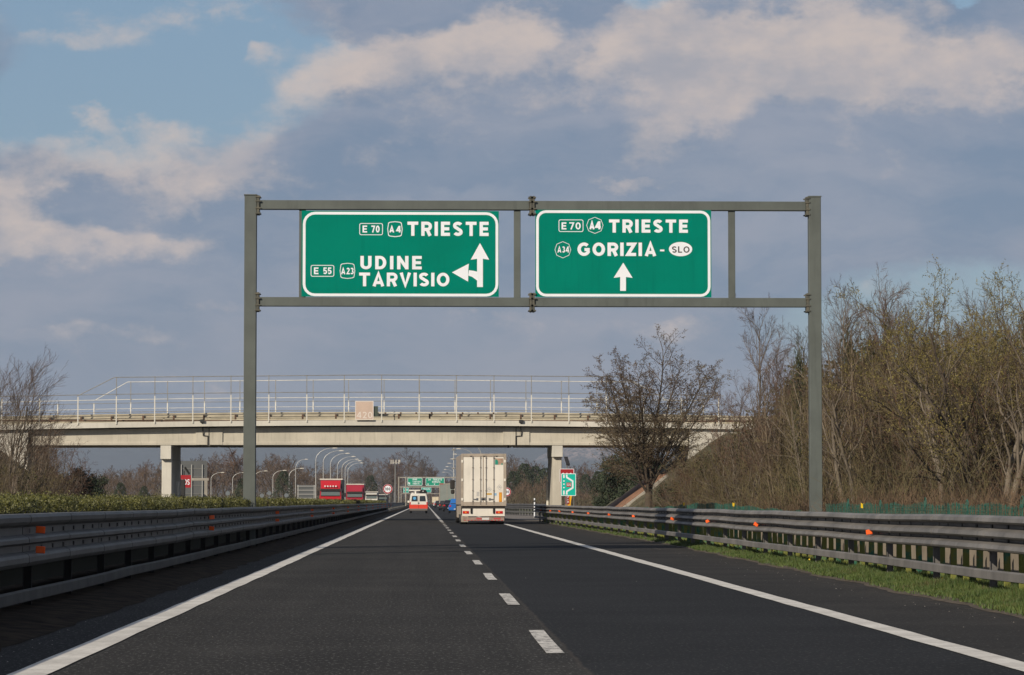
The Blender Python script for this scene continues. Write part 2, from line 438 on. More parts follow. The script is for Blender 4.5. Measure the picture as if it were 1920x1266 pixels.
# markings, worn paint with the asphalt showing through
def paint():
    m = bpy.data.materials.new("road_paint"); m.use_nodes = True
    n = NT(m.node_tree); b = next(x for x in m.node_tree.nodes if x.type == 'BSDF_PRINCIPLED')
    t = n.node('ShaderNodeTexCoord'); v = t.outputs['Object']
    mp = n.node('ShaderNodeMapping'); n.l.new(v, mp.inputs[0]); mp.inputs['Scale'].default_value = (3.2, 1.5, 1); mp.inputs['Rotation'].default_value = (0, 0, 0.15)
    f = n.ramp(n.noise(mp.outputs[0], 3.2, 6, 0.75, 0.8), 0.47, 0.58)
    s = n.node('ShaderNodeSeparateXYZ'); n.l.new(v, s.inputs[0])
    mid = n.m('SUBTRACT', 1.0, n.ramp(n.m('ABSOLUTE', n.m('SUBTRACT', s.outputs[0], 1.1)), 0.3, 0.5))
    amt = n.m('ADD', 0.14, n.m('MULTIPLY', mid, 0.62))
    base = n.mix(n.ramp(n.noise(v, 1.3, 5, 0.6), 0.3, 0.7), (0.46, 0.44, 0.40), (0.62, 0.60, 0.55))
    c = n.mix(n.m('MULTIPLY', f, amt), base, (0.06, 0.057, 0.052))
    n.l.new(c, b.inputs['Base Color']); b.inputs['Roughness'].default_value = 0.75
    return m
M_paint = paint()
def strip(mb, x, wd, y0, y1, z=0.008, step=3.0, rg=random.Random(5)):
    n = max(1, int((y1-y0)/step)); vs = []
    for i in range(n+1):
        y = y0+(y1-y0)*i/n; j = rg.uniform(-.012, .012); vs += [(x-wd/2+j, y, z), (x+wd/2+j, y, z)]
    mb.add(vs, [(2*i, 2*i+1, 2*i+3, 2*i+2) for i in range(n)])
mb = MB(); strip(mb, -2.90, .29, 4, 1470, step=1.6)
tag(mb.build('left_edge_line', M_paint), kind='structure')
mb = MB(); strip(mb, 4.60, .26, 4, 1470, step=1.6)
tag(mb.build('right_edge_line', M_paint), kind='structure')
mb = MB()
for i in range(14):
    yc = 27.9 + i*12.05; strip(mb, 1.10, .150, yc-2.3, yc+2.3, step=1.2)
strip(mb, 1.10, .20, 193, 1470, step=4)
tag(mb.build('lane_dashes', M_paint), kind='structure')
# opposite carriageway lines
mb = MB(); strip(mb, -8.0, .25, 10, 1470, step=20); strip(mb, -15.9, .25, 10, 1470, step=20)
for i in range(60): strip(mb, -11.9, .15, 20+i*12, 24.5+i*12)
tag(mb.build('opposite_lane_lines', M_paint), kind='structure')

# far hills with a paler high ridge
def hills(name, Y, prof, m, depth):
    mb = MB(); rr = random.Random(9); vs = []; nx = len(prof)
    rows = 7
    for r in range(rows):
        k = r/(rows-1)
        for i, (x, h) in enumerate(prof):
            hz = h*math.sin(min(1, k*1.0)*math.pi/2)**0.8
            vs.append((x+rr.uniform(-60, 60)*(1-k), Y + depth*k, max(-2, hz*1)-2))
    fs = [(r*nx+i, r*nx+i+1, (r+1)*nx+i+1, (r+1)*nx+i) for r in range(rows-1) for i in range(nx-1)]
    mb.add(vs, fs)
    return tag(mb.build(name, m, smooth=True), kind='structure')
rr = random.Random(21)
prof = []
for i in range(150):
    x = -4200 + i*56
    h = 212 + 9*math.sin(x/900.0+1) + 3*math.sin(x/330.0)
    prof.append((x, h))
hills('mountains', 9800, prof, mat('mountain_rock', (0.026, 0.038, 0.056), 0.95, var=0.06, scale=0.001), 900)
prof = [(-1200+i*30, max(-2, 196*math.exp(-(((-1200+i*30)-590)/300.0)**4)) + 8*math.sin(i*.9) + rr.uniform(-5, 5)) for i in range(120)]
ms = bpy.data.materials.new('snowy_rock'); ms.use_nodes = True
n = NT(ms.node_tree); bb = next(x for x in ms.node_tree.nodes if x.type == 'BSDF_PRINCIPLED')
t = n.node('ShaderNodeTexCoord'); s_ = n.node('ShaderNodeSeparateXYZ'); n.l.new(t.outputs['Object'], s_.inputs[0])
mp = n.node('ShaderNodeMapping'); n.l.new(t.outputs['Object'], mp.inputs[0]); mp.inputs['Scale'].default_value = (1, 1, .35)
sn = n.m('MULTIPLY', n.ramp(n.m('ADD', s_.outputs[2], n.m('MULTIPLY', n.noise(mp.outputs[0], .035, 6, .65), 50)), 142, 172), n.ramp(n.noise(mp.outputs[0], .09, 5, .7), .40, .60))
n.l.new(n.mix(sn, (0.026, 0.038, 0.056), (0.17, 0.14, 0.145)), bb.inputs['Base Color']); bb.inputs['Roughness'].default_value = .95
hills('snowy_mountain', 9200, prof, ms, 380)

# ================================================================== GUARD RAILS
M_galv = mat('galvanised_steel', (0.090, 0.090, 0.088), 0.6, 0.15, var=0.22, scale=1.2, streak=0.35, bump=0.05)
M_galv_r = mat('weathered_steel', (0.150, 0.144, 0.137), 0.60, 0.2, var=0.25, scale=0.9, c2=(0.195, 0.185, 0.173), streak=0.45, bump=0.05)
M_dark = mat('dark_metal', (0.02, 0.02, 0.02), 0.7)
M_orange = mat('orange_reflector', (0.85, 0.115, 0.010), 0.35, emit=None)

def guard_rail(path, prof, rubprof, side, m, label, reflectors, posts, slots_z, group, zpost, refl_pairs):
    """side +1: the face looks towards +x; -1: towards -x"""
    base = (path[0][0], path[0][1], 0)
    g = empty('guard_rail', base, label, 'guard rail', group)
    # resample
    pts = []
    for (a, b) in zip(path[:-1], path[1:]):
        n = max(1, int((b[1]-a[1])/4))
        for i in range(n): pts.append((a[0]+(b[0]-a[0])*i/n, a[1]+(b[1]-a[1])*i/n, 0))
    pts.append((path[-1][0], path[-1][1], 0))
    rg = random.Random(len(pts))
    wob = [(x+rg.uniform(-.012, .012), y, z+rg.uniform(-.010, .010)) for x, y, z in pts]
    def thick(pr, t=0.012): return pr + [(o - t, z) for o, z in reversed(pr)]
    beam = MB(); beam.sweep([(o*side, z) for o, z in thick(prof)], wob, True); nbeam = len(beam.f)
    wob2 = [(x+rg.uniform(-.008, .008), y, z+rg.uniform(-.006, .006)) for x, y, z in pts]
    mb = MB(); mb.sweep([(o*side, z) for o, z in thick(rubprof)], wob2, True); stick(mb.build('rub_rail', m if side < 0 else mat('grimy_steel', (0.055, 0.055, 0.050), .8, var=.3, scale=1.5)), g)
    def xat(y):
        for a, b in zip(path[:-1], path[1:]):
            if y <= b[1]: return a[0]+(b[0]-a[0])*(y-a[1])/(b[1]-a[1])
        return path[-1][0]
    # posts: C section behind the beam
    pm = None; ystart, yend, step = posts
    y = ystart; k = 0; rest = MB()
    while y < yend:
        x = xat(y)
        if k < 90:
            if pm is None:
                mb = MB(); mb.box(-.05, .05, -.004, .004, 0, zpost); mb.box(-.05, -.042, -.03, -.0041, 0, zpost); mb.box(.042, .05, -.03, -.0041, 0, zpost)
                mb.box(-.06 if side < 0 else -.02, .02 if side < 0 else .06, -.05, .05, zpost-.42, zpost-.36)
                pm = mb.build('post', m if side < 0 else mat('dark_steel_post', (0.018, 0.018, 0.017), .9, var=.3)); pm.location = (x-side*.13-base[0], y-base[1], 0); pm.parent = g  # near-black steel for posts of a beam facing right
            else:
                c = pm.copy(); COL.objects.link(c); c.parent = g; c.location = (x-side*.13-base[0], y-base[1], 0)
        else: rest.box(x-side*.13-.05, x-side*.13+.05, y-.03, y+.03, 0, zpost)
        y += step; k += 1
    if rest.v: tag(stick(rest.build('post', m), g), kind='stuff')
    mb = beam; y = path[0][1]+1
    for i_ in range(len(wob)-1):       # lapped joints with a proud edge every four metres
        if wob[i_][1] < 200:
            p_, q_ = Vector(wob[i_]), Vector(wob[i_+1]); d_ = (q_-p_).normalized()
            sl = [(o*side+side*.005, z) for o, z in thick(prof, .02)]
            nb = len(beam.f); beam.sweep(sl, [tuple(p_-d_*.16), tuple(p_+d_*.16)], True)
    nbeam = len(beam.f)
    while y < min(path[-1][1], 150):
        for z in slots_z: mb.box(xat(y)-side*.001, xat(y)+side*.0145, y, y+.10, z-.024, z+.024)
        y += 1.1
    bo = stick(beam.build('rail_beam', m), g); bo.data.materials.append(M_dark)
    for pi in range(nbeam, len(bo.data.polygons)): bo.data.polygons[pi].material_index = 1
    rm = None
    for y in reflectors:
        for z in refl_pairs:
            if rm is None:
                mb = MB(); mb.box(-.060, .060, -.02, -.006, -.045, .045, 0.006); mb.box(-.050, .050, -.0245, -.0205, -.036, .036); mb.box(-.05, .02, -.0059, .03, -.008, .008)
                rm = mb.build('reflector', M_orange); c = rm
            else: c = rm.copy(); COL.objects.link(c)
            c.parent = g; c.location = (xat(y)+side*.13-base[0], y-base[1], z); c.rotation_euler = (0, rg.uniform(-.10, .10) if side > 0 else rg.uniform(-.5, .5), rg.uniform(-.25, .15)+side*0.1); c.scale = (.88, 1, .88)
    return g

LP = [(0.02, 1.115), (0.045, 1.137), (0.080, 1.130), (0.105, 1.095), (0.100, 1.045), (0.075, 1.015), (0.010, .985), (0.010, .905), (0.070, .875), (0.085, .855), (0.085, .815), (0.010, .785), (0.010, .715), (0.075, .685), (0.088, .655), (0.088, .60), (0.06, .560), (0.01, .545)]
LR = [(0.03, .30), (0.06, .28), (0.06, .17), (0.03, .155)]
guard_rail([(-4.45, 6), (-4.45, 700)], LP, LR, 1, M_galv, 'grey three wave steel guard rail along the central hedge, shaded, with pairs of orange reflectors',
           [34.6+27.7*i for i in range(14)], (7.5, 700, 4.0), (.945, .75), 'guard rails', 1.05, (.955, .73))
RP = [(0.02, 1.065), (0.06, 1.085), (0.12, 1.055), (0.135, 1.005), (0.115, .985), (0.010, .970), (0.006, .925), (0.040, .905), (0.120, .870), (0.135, .820), (0.115, .800), (0.010, .785), (0.006, .750), (0.040, .735), (0.115, .705), (0.135, .655), (0.12, .630), (0.03, .612)]
RR = [(0.03, .385), (0.06, .365), (0.06, .265), (0.03, .255)]
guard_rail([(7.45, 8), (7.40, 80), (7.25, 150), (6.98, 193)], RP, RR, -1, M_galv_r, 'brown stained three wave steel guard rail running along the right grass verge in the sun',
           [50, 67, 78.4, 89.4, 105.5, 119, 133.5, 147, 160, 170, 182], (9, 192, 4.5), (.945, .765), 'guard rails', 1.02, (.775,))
guard_rail([(10.9, 262), (8.6, 285), (7.5, 310), (7.3, 420)], RP, RR, -1, M_galv, 'far steel guard rail curving around the gravel lay-by beyond the right pier',
           [272], (263, 420, 2.0), (.945, .765), 'guard rails', 1.02, (.775,))
guard_rail([(-6.65, 6), (-6.65, 700)], LP, LR, -1, M_galv, 'far side steel guard rail hidden behind the central hedge', [], (7.5, 700, 8.0), (.945, .75), 'guard rails', 1.05, ())

# concrete kerb wall and green screen fence behind the right guard rail
mb = MB()
ys = [10+i*4 for i in range(44)]
mb.sweep([(-.12, -.05), (-.12, .62), (-.09, .66), (.10, .66), (.10, -.05)], [(8.55-.0022*(y-10), y, 0) for y in ys], True)
tag(mb.build('concrete_parapet', mat('tan_concrete', (0.225, 0.19, 0.145), 0.9, var=0.18, scale=1.5, bump=0.2)), 'low tan concrete wall behind the right guard rail', 'wall')
g = empty('screen_fence', (7.9, 12, 0), 'low green mesh fence with mossy green posts behind the right guard rail', 'fence')
def mossy():
    m = bpy.data.materials.new("mossy_green_wood"); m.use_nodes = True
    n = NT(m.node_tree); b = next(x for x in m.node_tree.nodes if x.type == 'BSDF_PRINCIPLED')
    t = n.node('ShaderNodeTexCoord'); oi = n.node('ShaderNodeObjectInfo')
    v = n.node('ShaderNodeVectorMath', operation='ADD'); n.l.new(t.outputs['Object'], v.inputs[0]); n.l.new(oi.outputs['Location'], v.inputs[1])
    f = n.ramp(n.noise(v.outputs[0], 3, 5, 0.7), 0.36, 0.54)
    c = n.mix(f, (0.018, 0.130, 0.085), (0.155, 0.165, 0.032))
    c = n.mix(n.ramp(n.noise(v.outputs[0], 11, 4, 0.7), 0.58, 0.7), c, (0.170, 0.105, 0.045))
    n.l.new(c, b.inputs['Base Color']); b.inputs['Roughness'].default_value = 0.85
    return m
M_moss = mossy()
pm = None; rest = MB(); rg = random.Random(8)
for i in range(175):
    y = 13+i*1.02; x = 7.82-.0022*(y-10)
    if i < 98:
        if pm is None:
            mb = MB(); mb.box(-.046, .046, -.02, .02, -.05, .93, .008); pm = mb.build('post', M_moss); c = pm; pm.parent = g
        else: c = pm.copy(); COL.objects.link(c)
        c.parent = g; c.location = (x-7.9, y-12, 0); c.rotation_euler = (rg.uniform(-.02, .02), rg.uniform(-.02, .02), rg.uniform(-.1, .1)); c.scale = (1, 1, rg.uniform(.98, 1.03))
    else: rest.box(x-.055, x+.055, y-.02, y+.02, -.05, .93)
tag(stick(rest.build('post', M_moss), g), kind='stuff')
# netting: plaited strands standing in bays, some bays taller
def netting(name, y0, y1, zt, x0, seed):
    rg = random.Random(seed); mb = MB()
    y = y0
    while y < y1:
        top = zt(y)
        if top > .98:
            x = x0-.0022*(y-10)
            mb.bar((x, y, .90), (x+rg.uniform(-.03, .03), y+rg.uniform(-.05, .05), top+rg.uniform(-.02, .015)), .005, .005)
        y += rg.uniform(.035, .06)
    for k in range(9):
        z = .95+.045*k; y = y0; prev = None
        while y < y1:
            x = x0-.0022*(y-10); top = zt(y)
            if top > z:
                p = (x, y, z+rg.uniform(-.008, .008))
                if prev: mb.bar(prev, p, .005, .005)
                prev = p
            else: prev = None
            y += 0.6
    return mb.build(name, mat('green_net', (0.008, 0.082, 0.060), 0.7, var=.3, scale=1.0))
def zt1(y):
    a = 1.235 + .02*math.sin(y*2.1) if 34 < y < 60 else 0
    b = 1.06 + .17*math.exp(-((y-84)/13.0)**2) + .02*math.sin(y*1.3) if 64 < y < 118 else 0
    return max(a, b)
stick(netting('netting', 34, 118, zt1, 8.02, 4), g)
# looped green wire ends and yellow tags on top
mb = MB()
for y, hgt in ((37.5, .12), (40.5, .14), (44.6, .10), (48.3, .13), (53.0, .10), (57, .12)):
    x = 8.02-.0022*(y-10)
    mb.tube([(x, y+.22*math.sin(t*.628)*.5, 1.18+hgt*(1-math.cos(t*.628))*.6) for t in range(11)], .006, 5, False)
    mb.tube([(x, y, .9), (x, y, 1.30)], .008, 5)
stick(mb.build('wire_loops', mat('green_wire', (0.008, 0.10, 0.07), 0.5)), g)
for y in (38.9, 55.0, 77.5, 92):
    mb = MB(); x = 8.0-.0022*(y-10); zt_ = 1.21
    mb.add([(x-.03, y, zt_-.05), (x+.015, y, zt_-.06), (x+.03, y+.02, zt_+.04), (x+.0, y, zt_+.02), (x-.03, y, zt_+.045)], [(0,1,2,3,4)])
    stick(mb.build('yellow_tag', mat('yellow_tag', (0.75, 0.50, 0.01), 0.5)), g)

# ================================================================== GANTRY
YG = 83.5
M_gan = mat('grey_green_paint', (0.088, 0.102, 0.094), 0.6, 0.0, var=0.12, scale=1.3, streak=0.35, bump=0.04)
def G(px, py): p = P(px, py, YG); return p.x, p.z
g = empty('sign_gantry', (G(470, 941)[0], YG, 0), 'grey steel portal gantry spanning the carriageway and carrying two green signs', 'gantry')
lx, zt_ = G(470.5, 367.5); rx, _ = G(1526.5, 368)
for x, s_ in ((lx, 1), (rx, -1)):
    mb = MB(); mb.box(x-.165, x+.165, YG-.17, YG+.17, -.05, zt_, .012)
    # lengthwise weld seam and base flange
    mb.box(x-.30, x+.30, YG-.30, YG+.30, -.02, .03)
    pst = stick(mb.build('post', M_gan), g)
    mb = MB(); mb.box(x-.18, x+.18, YG-.185, YG+.185, zt_+.0005, zt_+.03); stick(mb.build('post_cap', M_gan), g)
xm = G(997.5, 400)[0]
for (pa, pb) in ((377.5, 394.5), (558.5, 575.5)):
    za = G(997, pa)[1]; zb = G(997, pb)[1]
    for xa, xb in ((lx+.245, xm-.075), (xm+.075, rx-.245)):
        mb = MB(); mb.box(xa, xb, YG-.125, YG+.125, zb, za, .01); stick(mb.build('beam', M_gan), g)
    for xc, hw in ((lx+.205, .038), (rx-.205, .038), (xm-.038, .032), (xm+.038, .032)):
        mb = MB(); mb.box(xc-hw, xc+hw, YG-.17, YG+.17, zb-.15, za+.13, .008)
        for zz in (zb-.11, zb+.03, za-.03, za+.09):
            for yy in (-.19, .17): mb.box(xc-hw-.035, xc+hw+.035, YG+yy, YG+yy+.03, zz-.018, zz+.018)
        stick(mb.build('flange', mat('rusty_flange', (0.085, 0.092, 0.080), 0.7, 0.1, var=.3, scale=6, c2=(0.125, 0.115, 0.085))), g)
for xa, xb in ((561, 566), (963.5, 976), (1365.5, 1378)):
    a, b_ = G(xa, 450)[0], G(xb, 450)[0]
    if xa == 561: b_ = a+.18
    mb = MB(); mb.box(a, b_, YG-.06, YG+.06, G(997, 558.5)[1]+.001, G(997, 394.5)[1]-.001, .008); stick(mb.build('upright', M_gan), g)

M_green = mat('sign_green', (0.0, 0.188, 0.134), 0.7, spec=.04, var=0.06, scale=0.8, streak=0.20)
M_swhite = mat('sign_white', (0.76, 0.80, 0.84), 0.5, var=0.03, scale=2)
M_black = mat('sign_black', (0.010, 0.010, 0.012), 0.5)
YS = YG-.145        # front face of the sign plates, proud of the beams
def shield(mb, pts_, y, t):
    cx = sum(p[0] for p in pts_)/len(pts_); cz = sum(p[1] for p in pts_)/len(pts_)
    inn = [(cx+(x-cx)*(1-t), cz+(z-cz)*(1-t)) for x, z in pts_]
    ring_poly(mb, pts_, inn, y)
def sign(px0, px1, py0, py1, label, border, ops):
    x0, z1 = G(px0, py0); x1, z0 = G(px1, py1)
    s_ = empty('motorway_sign', ((x0+x1)/2, YS, z0), label, 'road sign', 'green direction signs on the near gantry')
    mb = MB(); mb.box(x0, x1, YS, YS+.012, z0, z1); stick(mb.build('panel', M_green), s_)
    mb = MB()
    for k in range(5): mb.box(x0+.1, x1-.1, YS+.0125, YS+.02, z0+.25+k*(z1-z0-.5)/4-.03, z0+.25+k*(z1-z0-.5)/4+.03)
    stick(mb.build('back_brace', M_gan), s_)
    bx0, bz1 = G(border[0], border[1]); bx1, bz0 = G(border[2], border[3]); t = .073; r = border[4]
    mb = MB(); ring_poly(mb, rrect(bx0, bx1, bz0, bz1, r), rrect(bx0+t, bx1-t, bz0+t, bz1-t, r-t), YS-.004); stick(mb.build('border', M_swhite), s_)
    for op in ops:
        k = op[0]; mb = MB(); m = M_swhite; nm = 'lettering'
        if k == 'T':
            a, b_ = G(op[2], op[5]), G(op[4], op[3]); letters(mb, op[1], a[0], b_[0], a[1], b_[1], YS-.005, op[6] if len(op) > 6 else .2, op[7] if len(op) > 7 else .2)
            if len(op) > 8: m = op[8]
        elif k == 'B':
            a, b_ = G(op[1], op[4]), G(op[3], op[2]); ring_poly(mb, rrect(a[0], b_[0], a[1], b_[1], .05, 3), rrect(a[0]+.018, b_[0]-.018, a[1]+.018, b_[1]-.018, .035, 3), YS-.004); nm = 'route_frame'
        elif k == 'H':
            a, b_ = G(op[1], op[4]), G(op[3], op[2]); w_ = b_[0]-a[0]; h_ = b_[1]-a[1]
            q = [(0, .5), (.06, .90), (.16, .96), (.5, 1), (.84, .96), (.94, .90), (1, .5), (.94, .10), (.84, .04), (.5, 0), (.16, .04), (.06, .10)] if op[5] == 0 else \
                [(0, .5), (.12, .84), (.5, 1), (.88, .84), (1, .5), (.88, .16), (.5, 0), (.12, .16)]
            shield(mb, [(a[0]+u*w_, a[1]+v*h_) for u, v in q], YS-.004, op[6]); nm = 'route_shield'
        elif k == 'P':
            for pl in op[1]: flat(mb, [G(*q) for q in pl], YS-.004 - .0015*op[1].index(pl))
            nm = 'arrow'
        elif k == 'O':
            a, b_ = G(op[1], op[4]), G(op[3], op[2]); mb.disc((a[0]+b_[0])/2, (a[1]+b_[1])/2, (b_[0]-a[0])/2, YS-.004, 36, (b_[1]-a[1])/2); nm = 'country_oval'
        stick(mb.build(nm, m), s_)
    return s_
curve = [(879, 507.5), (888, 508.8), (897.5, 511), (897.5, 530), (892, 525), (885, 520), (878, 517.5)]
sign(566, 935, 396, 557.5, 'left green sign on the gantry reading TRIESTE and UDINE TARVISIO with a forked arrow', (568.4, 398.2, 934, 556.8, .33), [
    ('B', 674, 419.6, 718, 441.8), ('T', 'E', 680, 424, 688.5, 437, .2), ('T', '70', 696.5, 424, 712, 437, .2, .12), ('H', 726.3, 416, 755, 445.5, 0, .10),
    ('T', 'A', 730, 424.6, 739.5, 437, .24), ('T', '4', 743.5, 424.6, 751.5, 437, .24), ('T', 'TRIESTE', 764, 417, 916, 443.2, .225, .21),
    ('B', 583, 498, 627, 519.6), ('T', 'E', 589, 502.4, 597.5, 515, .2), ('T', '55', 606.5, 502.4, 622, 515, .2, .12), ('H', 637.3, 494, 666.2, 523.6, 0, .08),
    ('T', 'A', 639.6, 503, 648, 515.2, .22), ('T', '23', 649.8, 503, 663.5, 515.2, .2, .1), ('T', 'UDINE', 676, 481, 790.8, 505.8, .22, .24),
    ('T', 'TARVISIO', 673.6, 512.3, 842.6, 537.6, .22, .16),
    ('P', [[(882.6, 487.9), (899.8, 456.7), (917, 487.9), (905.2, 486.2), (905.2, 539), (894.4, 539), (894.4, 486.2)]]),
    ('P', [[(847.3, 511.6), (879, 495.3), (877.8, 507.5), (877.8, 517.5), (877.6, 529)], curve])])
sign(1003.3, 1333, 394.4, 558.4, 'right green sign on the gantry reading TRIESTE and GORIZIA with a white SLO oval', (1004.8, 395.3, 1331.4, 557.4, .27), [
    ('B', 1047, 412.8, 1093.3, 435.8), ('T', 'E', 1052.5, 418, 1061.5, 431.3, .2), ('T', '70', 1067, 418, 1088.3, 431.3, .17, .14), ('H', 1099, 408, 1130.6, 439.2, 1, .06),
    ('T', 'A', 1104.4, 416, 1114.5, 431, .27), ('T', '4', 1116.2, 416, 1125.8, 431, .27), ('T', 'TRIESTE', 1141.3, 412.8, 1288.8, 437.2, .235, .21),
    ('H', 1039.6, 453.6, 1070.2, 485, 1, .06), ('T', 'A34', 1044.7, 463, 1066.5, 474.6, .2, .16), ('T', 'GORIZIA', 1082.2, 456, 1230, 480.8, .235, .17),
    ('T', '-', 1236.8, 459, 1244.8, 480, .16), ('O', 1253.4, 454.8, 1297, 481.4), ('T', 'SLO', 1259.2, 463, 1292, 474.8, .17, .2, M_black),
    ('P', [[(1150, 521.9), (1168, 493.5), (1185.4, 521.9), (1173, 520.2), (1173, 546.3), (1162.2, 546.3), (1162.2, 520.2)]])])
for o in bpy.data.objects:   # lettering of the SLO oval sits in front of the oval
    if o.name.startswith('lettering') and o.data.materials[0] == M_black: o.location.y -= .003

# ================================================================== OVERPASS
YB = 205.0
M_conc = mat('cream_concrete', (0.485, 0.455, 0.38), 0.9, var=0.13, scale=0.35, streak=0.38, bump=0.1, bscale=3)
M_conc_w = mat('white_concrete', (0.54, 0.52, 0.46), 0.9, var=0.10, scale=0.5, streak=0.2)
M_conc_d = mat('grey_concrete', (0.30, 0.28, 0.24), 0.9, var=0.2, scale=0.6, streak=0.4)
M_rail = mat('pale_rail_paint', (0.60, 0.585, 0.52), 0.6, 0.1, var=0.1, scale=3)
M_railg = mat('dull_rail_steel', (0.23, 0.22, 0.19), 0.6, 0.3, var=0.2, scale=3)
def BX(px, Y=YB): return X_(px, Y)
def BZ(py, Y=YB): return P(700, py, Y).z
def camb(x): return -4.7e-4*(x+2)**2
ov = empty('overpass', (BX(700), YB, 0), 'cream concrete road bridge crossing over the motorway on two piers', 'bridge')
xL, xR = BX(-60), BX(1560)
xs = [xL + (xR-xL)*i/60 for i in range(61)]
def xsweep(mb, prof, xs_, zf):
    """closed profile of (y, z) swept in x with a camber"""
    n = len(prof); vs = [(x, y, z+zf(x)) for x in xs_ for y, z in prof]
    fs = [(i*n+k, i*n+(k+1) % n, (i+1)*n+(k+1) % n, (i+1)*n+k) for i in range(len(xs_)-1) for k in range(n)]
    fs += [tuple(range(n)), tuple(range(len(vs)-1, len(vs)-n-1, -1))]
    mb.add(vs, fs)
zt_, zb_ = BZ(788), BZ(797.8)
mb = MB(); xsweep(mb, [(YB, zb_), (YB, zt_), (YB+.45, zt_), (YB+.45, zt_-.10), (YB+12.1, zt_-.10), (YB+12.1, zt_), (YB+12.5, zt_), (YB+12.5, zb_)], xs, camb)
stick(mb.build('deck', M_conc_w), ov)
gz0 = BZ(834.4, YB+.55)
for yy in (YB+.58, YB+3.7, YB+6.9, YB+10.1):
    for xa, xb in ((BX(57), BX(389)), (BX(391.5), BX(967)), (BX(969.5), BX(1292))):
        seg = [xa+(xb-xa)*i/10 for i in range(11)]
        mb = MB()
        tw = .30
        pr = [(yy+.06, gz0+.20), (yy+.06, zb_-.08), (yy+.40, zb_-.08), (yy+.40, gz0+.20), (yy+.46, gz0+.17), (yy+.46, gz0), (yy, gz0), (yy, gz0+.17)]
        vs_ = []; n = len(pr)
        for x in seg:
            for j, (y_, z_) in enumerate(pr): vs_.append((x, y_, z_+(camb(x) if j in (1, 2) else camb(x)*.12)))
        fs_ = [(i*n+k, i*n+(k+1) % n, (i+1)*n+(k+1) % n, (i+1)*n+k) for i in range(10) for k in range(n)] + [tuple(range(n)), tuple(range(len(vs_)-1, len(vs_)-n-1, -1))]
        mb.add(vs_, fs_)
        for xe, dr in ((xa, 1), (xb, -1)):   # thicker end blocks at the joints
            if abs(xe-BX(57)) > .5 and abs(xe-BX(1292)) > .5: mb.box(xe+dr*.003, xe+dr*.85, yy-.02, yy+.48, gz0+.003, zb_-.09+camb(xe))
        stick(mb.build('girder', M_conc), ov)
# soffit between the girders
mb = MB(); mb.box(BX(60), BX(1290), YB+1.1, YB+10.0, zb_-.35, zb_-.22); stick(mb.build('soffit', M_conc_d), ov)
for side, (cx0, cx1, cb, px0, px1) in enumerate(((299.4, 318.2, 861, 300.6, 319.4), (1036.4, 1055.4, 856.5, 1037.2, 1054.6))):
    mb = MB(); mb.box(BX(px0), BX(px1), YB+.95, YB+8.7, -.3, BZ(cb)+.02, .03)
    p_ = stick(mb.build('pier', M_conc_w if side == 0 else M_conc_d if False else M_conc), ov)
    mb = MB(); mb.box(BX(cx0)-.02, BX(cx1)+.03, YB+.62, YB+8.6, BZ(cb), gz0-.003, .02)
    c_ = mb.build('pier_cap', M_conc_w, p_); 
    c_.matrix_parent_inverse = (p_.matrix_parent_inverse.copy() if False else Matrix.Identity(4))
    mb = MB(); mb.tube([(BX(327 if side == 0 else 1033.5), YB+(3.0 if side == 0 else 6), -.1), (BX(327 if side == 0 else 1033.5), YB+(3.0 if side == 0 else 6), 2.65)], .09, 10)
    c_ = mb.build('drain_pipe', M_rail, p_)
for px in (378.5, 977):
    mb = MB(); x = BX(px); mb.box(x-.14, x+.14, YB-.16, YB-.002, zt_-.16, zt_+.03)
    sg = 1 if px < 500 else -1
    mb.tube([(x, YB-.06, zt_-.16), (x, YB+.40, zb_-.12), (x+.03, YB+.50, gz0+.62), (x+sg*.34, YB+.50, gz0+.60), (x+sg*.34, YB+.50, gz0-.08)], .035, 6)
    stick(mb.build('downpipe', M_dark), ov)
    mb = MB(); xj = BX(390.2 if px < 500 else 968.2); mb.box(xj-.03, xj+.03, YB+.535, YB+.60, gz0-.10, zb_-.1); stick(mb.build('joint_strip', M_railg), ov)
mb = MB()
for px in (472, 954): mb.box(BX(px)-.06, BX(px)+.06, YB+1.2, YB+1.3, gz0-.18, gz0+.1)
stick(mb.build('drain_spout', M_dark), ov)
# abutments, wing walls
mb = MB()
mb.prism([(BX(-90), -0.5), (BX(50), -0.5), (BX(50), zb_-.1), (BX(-90), zb_-.15)], YB+.3, YB+.8)
mb.box(BX(30), BX(50)+.001, YB+.802, YB+12, -.5, zb_-.12)
stick(mb.build('abutment', M_conc_w), ov)
mb = MB()
mb.prism([(BX(1294), 3.2), (BX(1440), 4.4), (BX(1440), zb_-.2), (BX(1294), zb_-.05)], YB+.3, YB+.8)
mb.box(BX(1294)+.001, BX(1310), YB+.802, YB+12, 2.5, zb_-.12)
stick(mb.build('abutment', M_conc_w), ov)
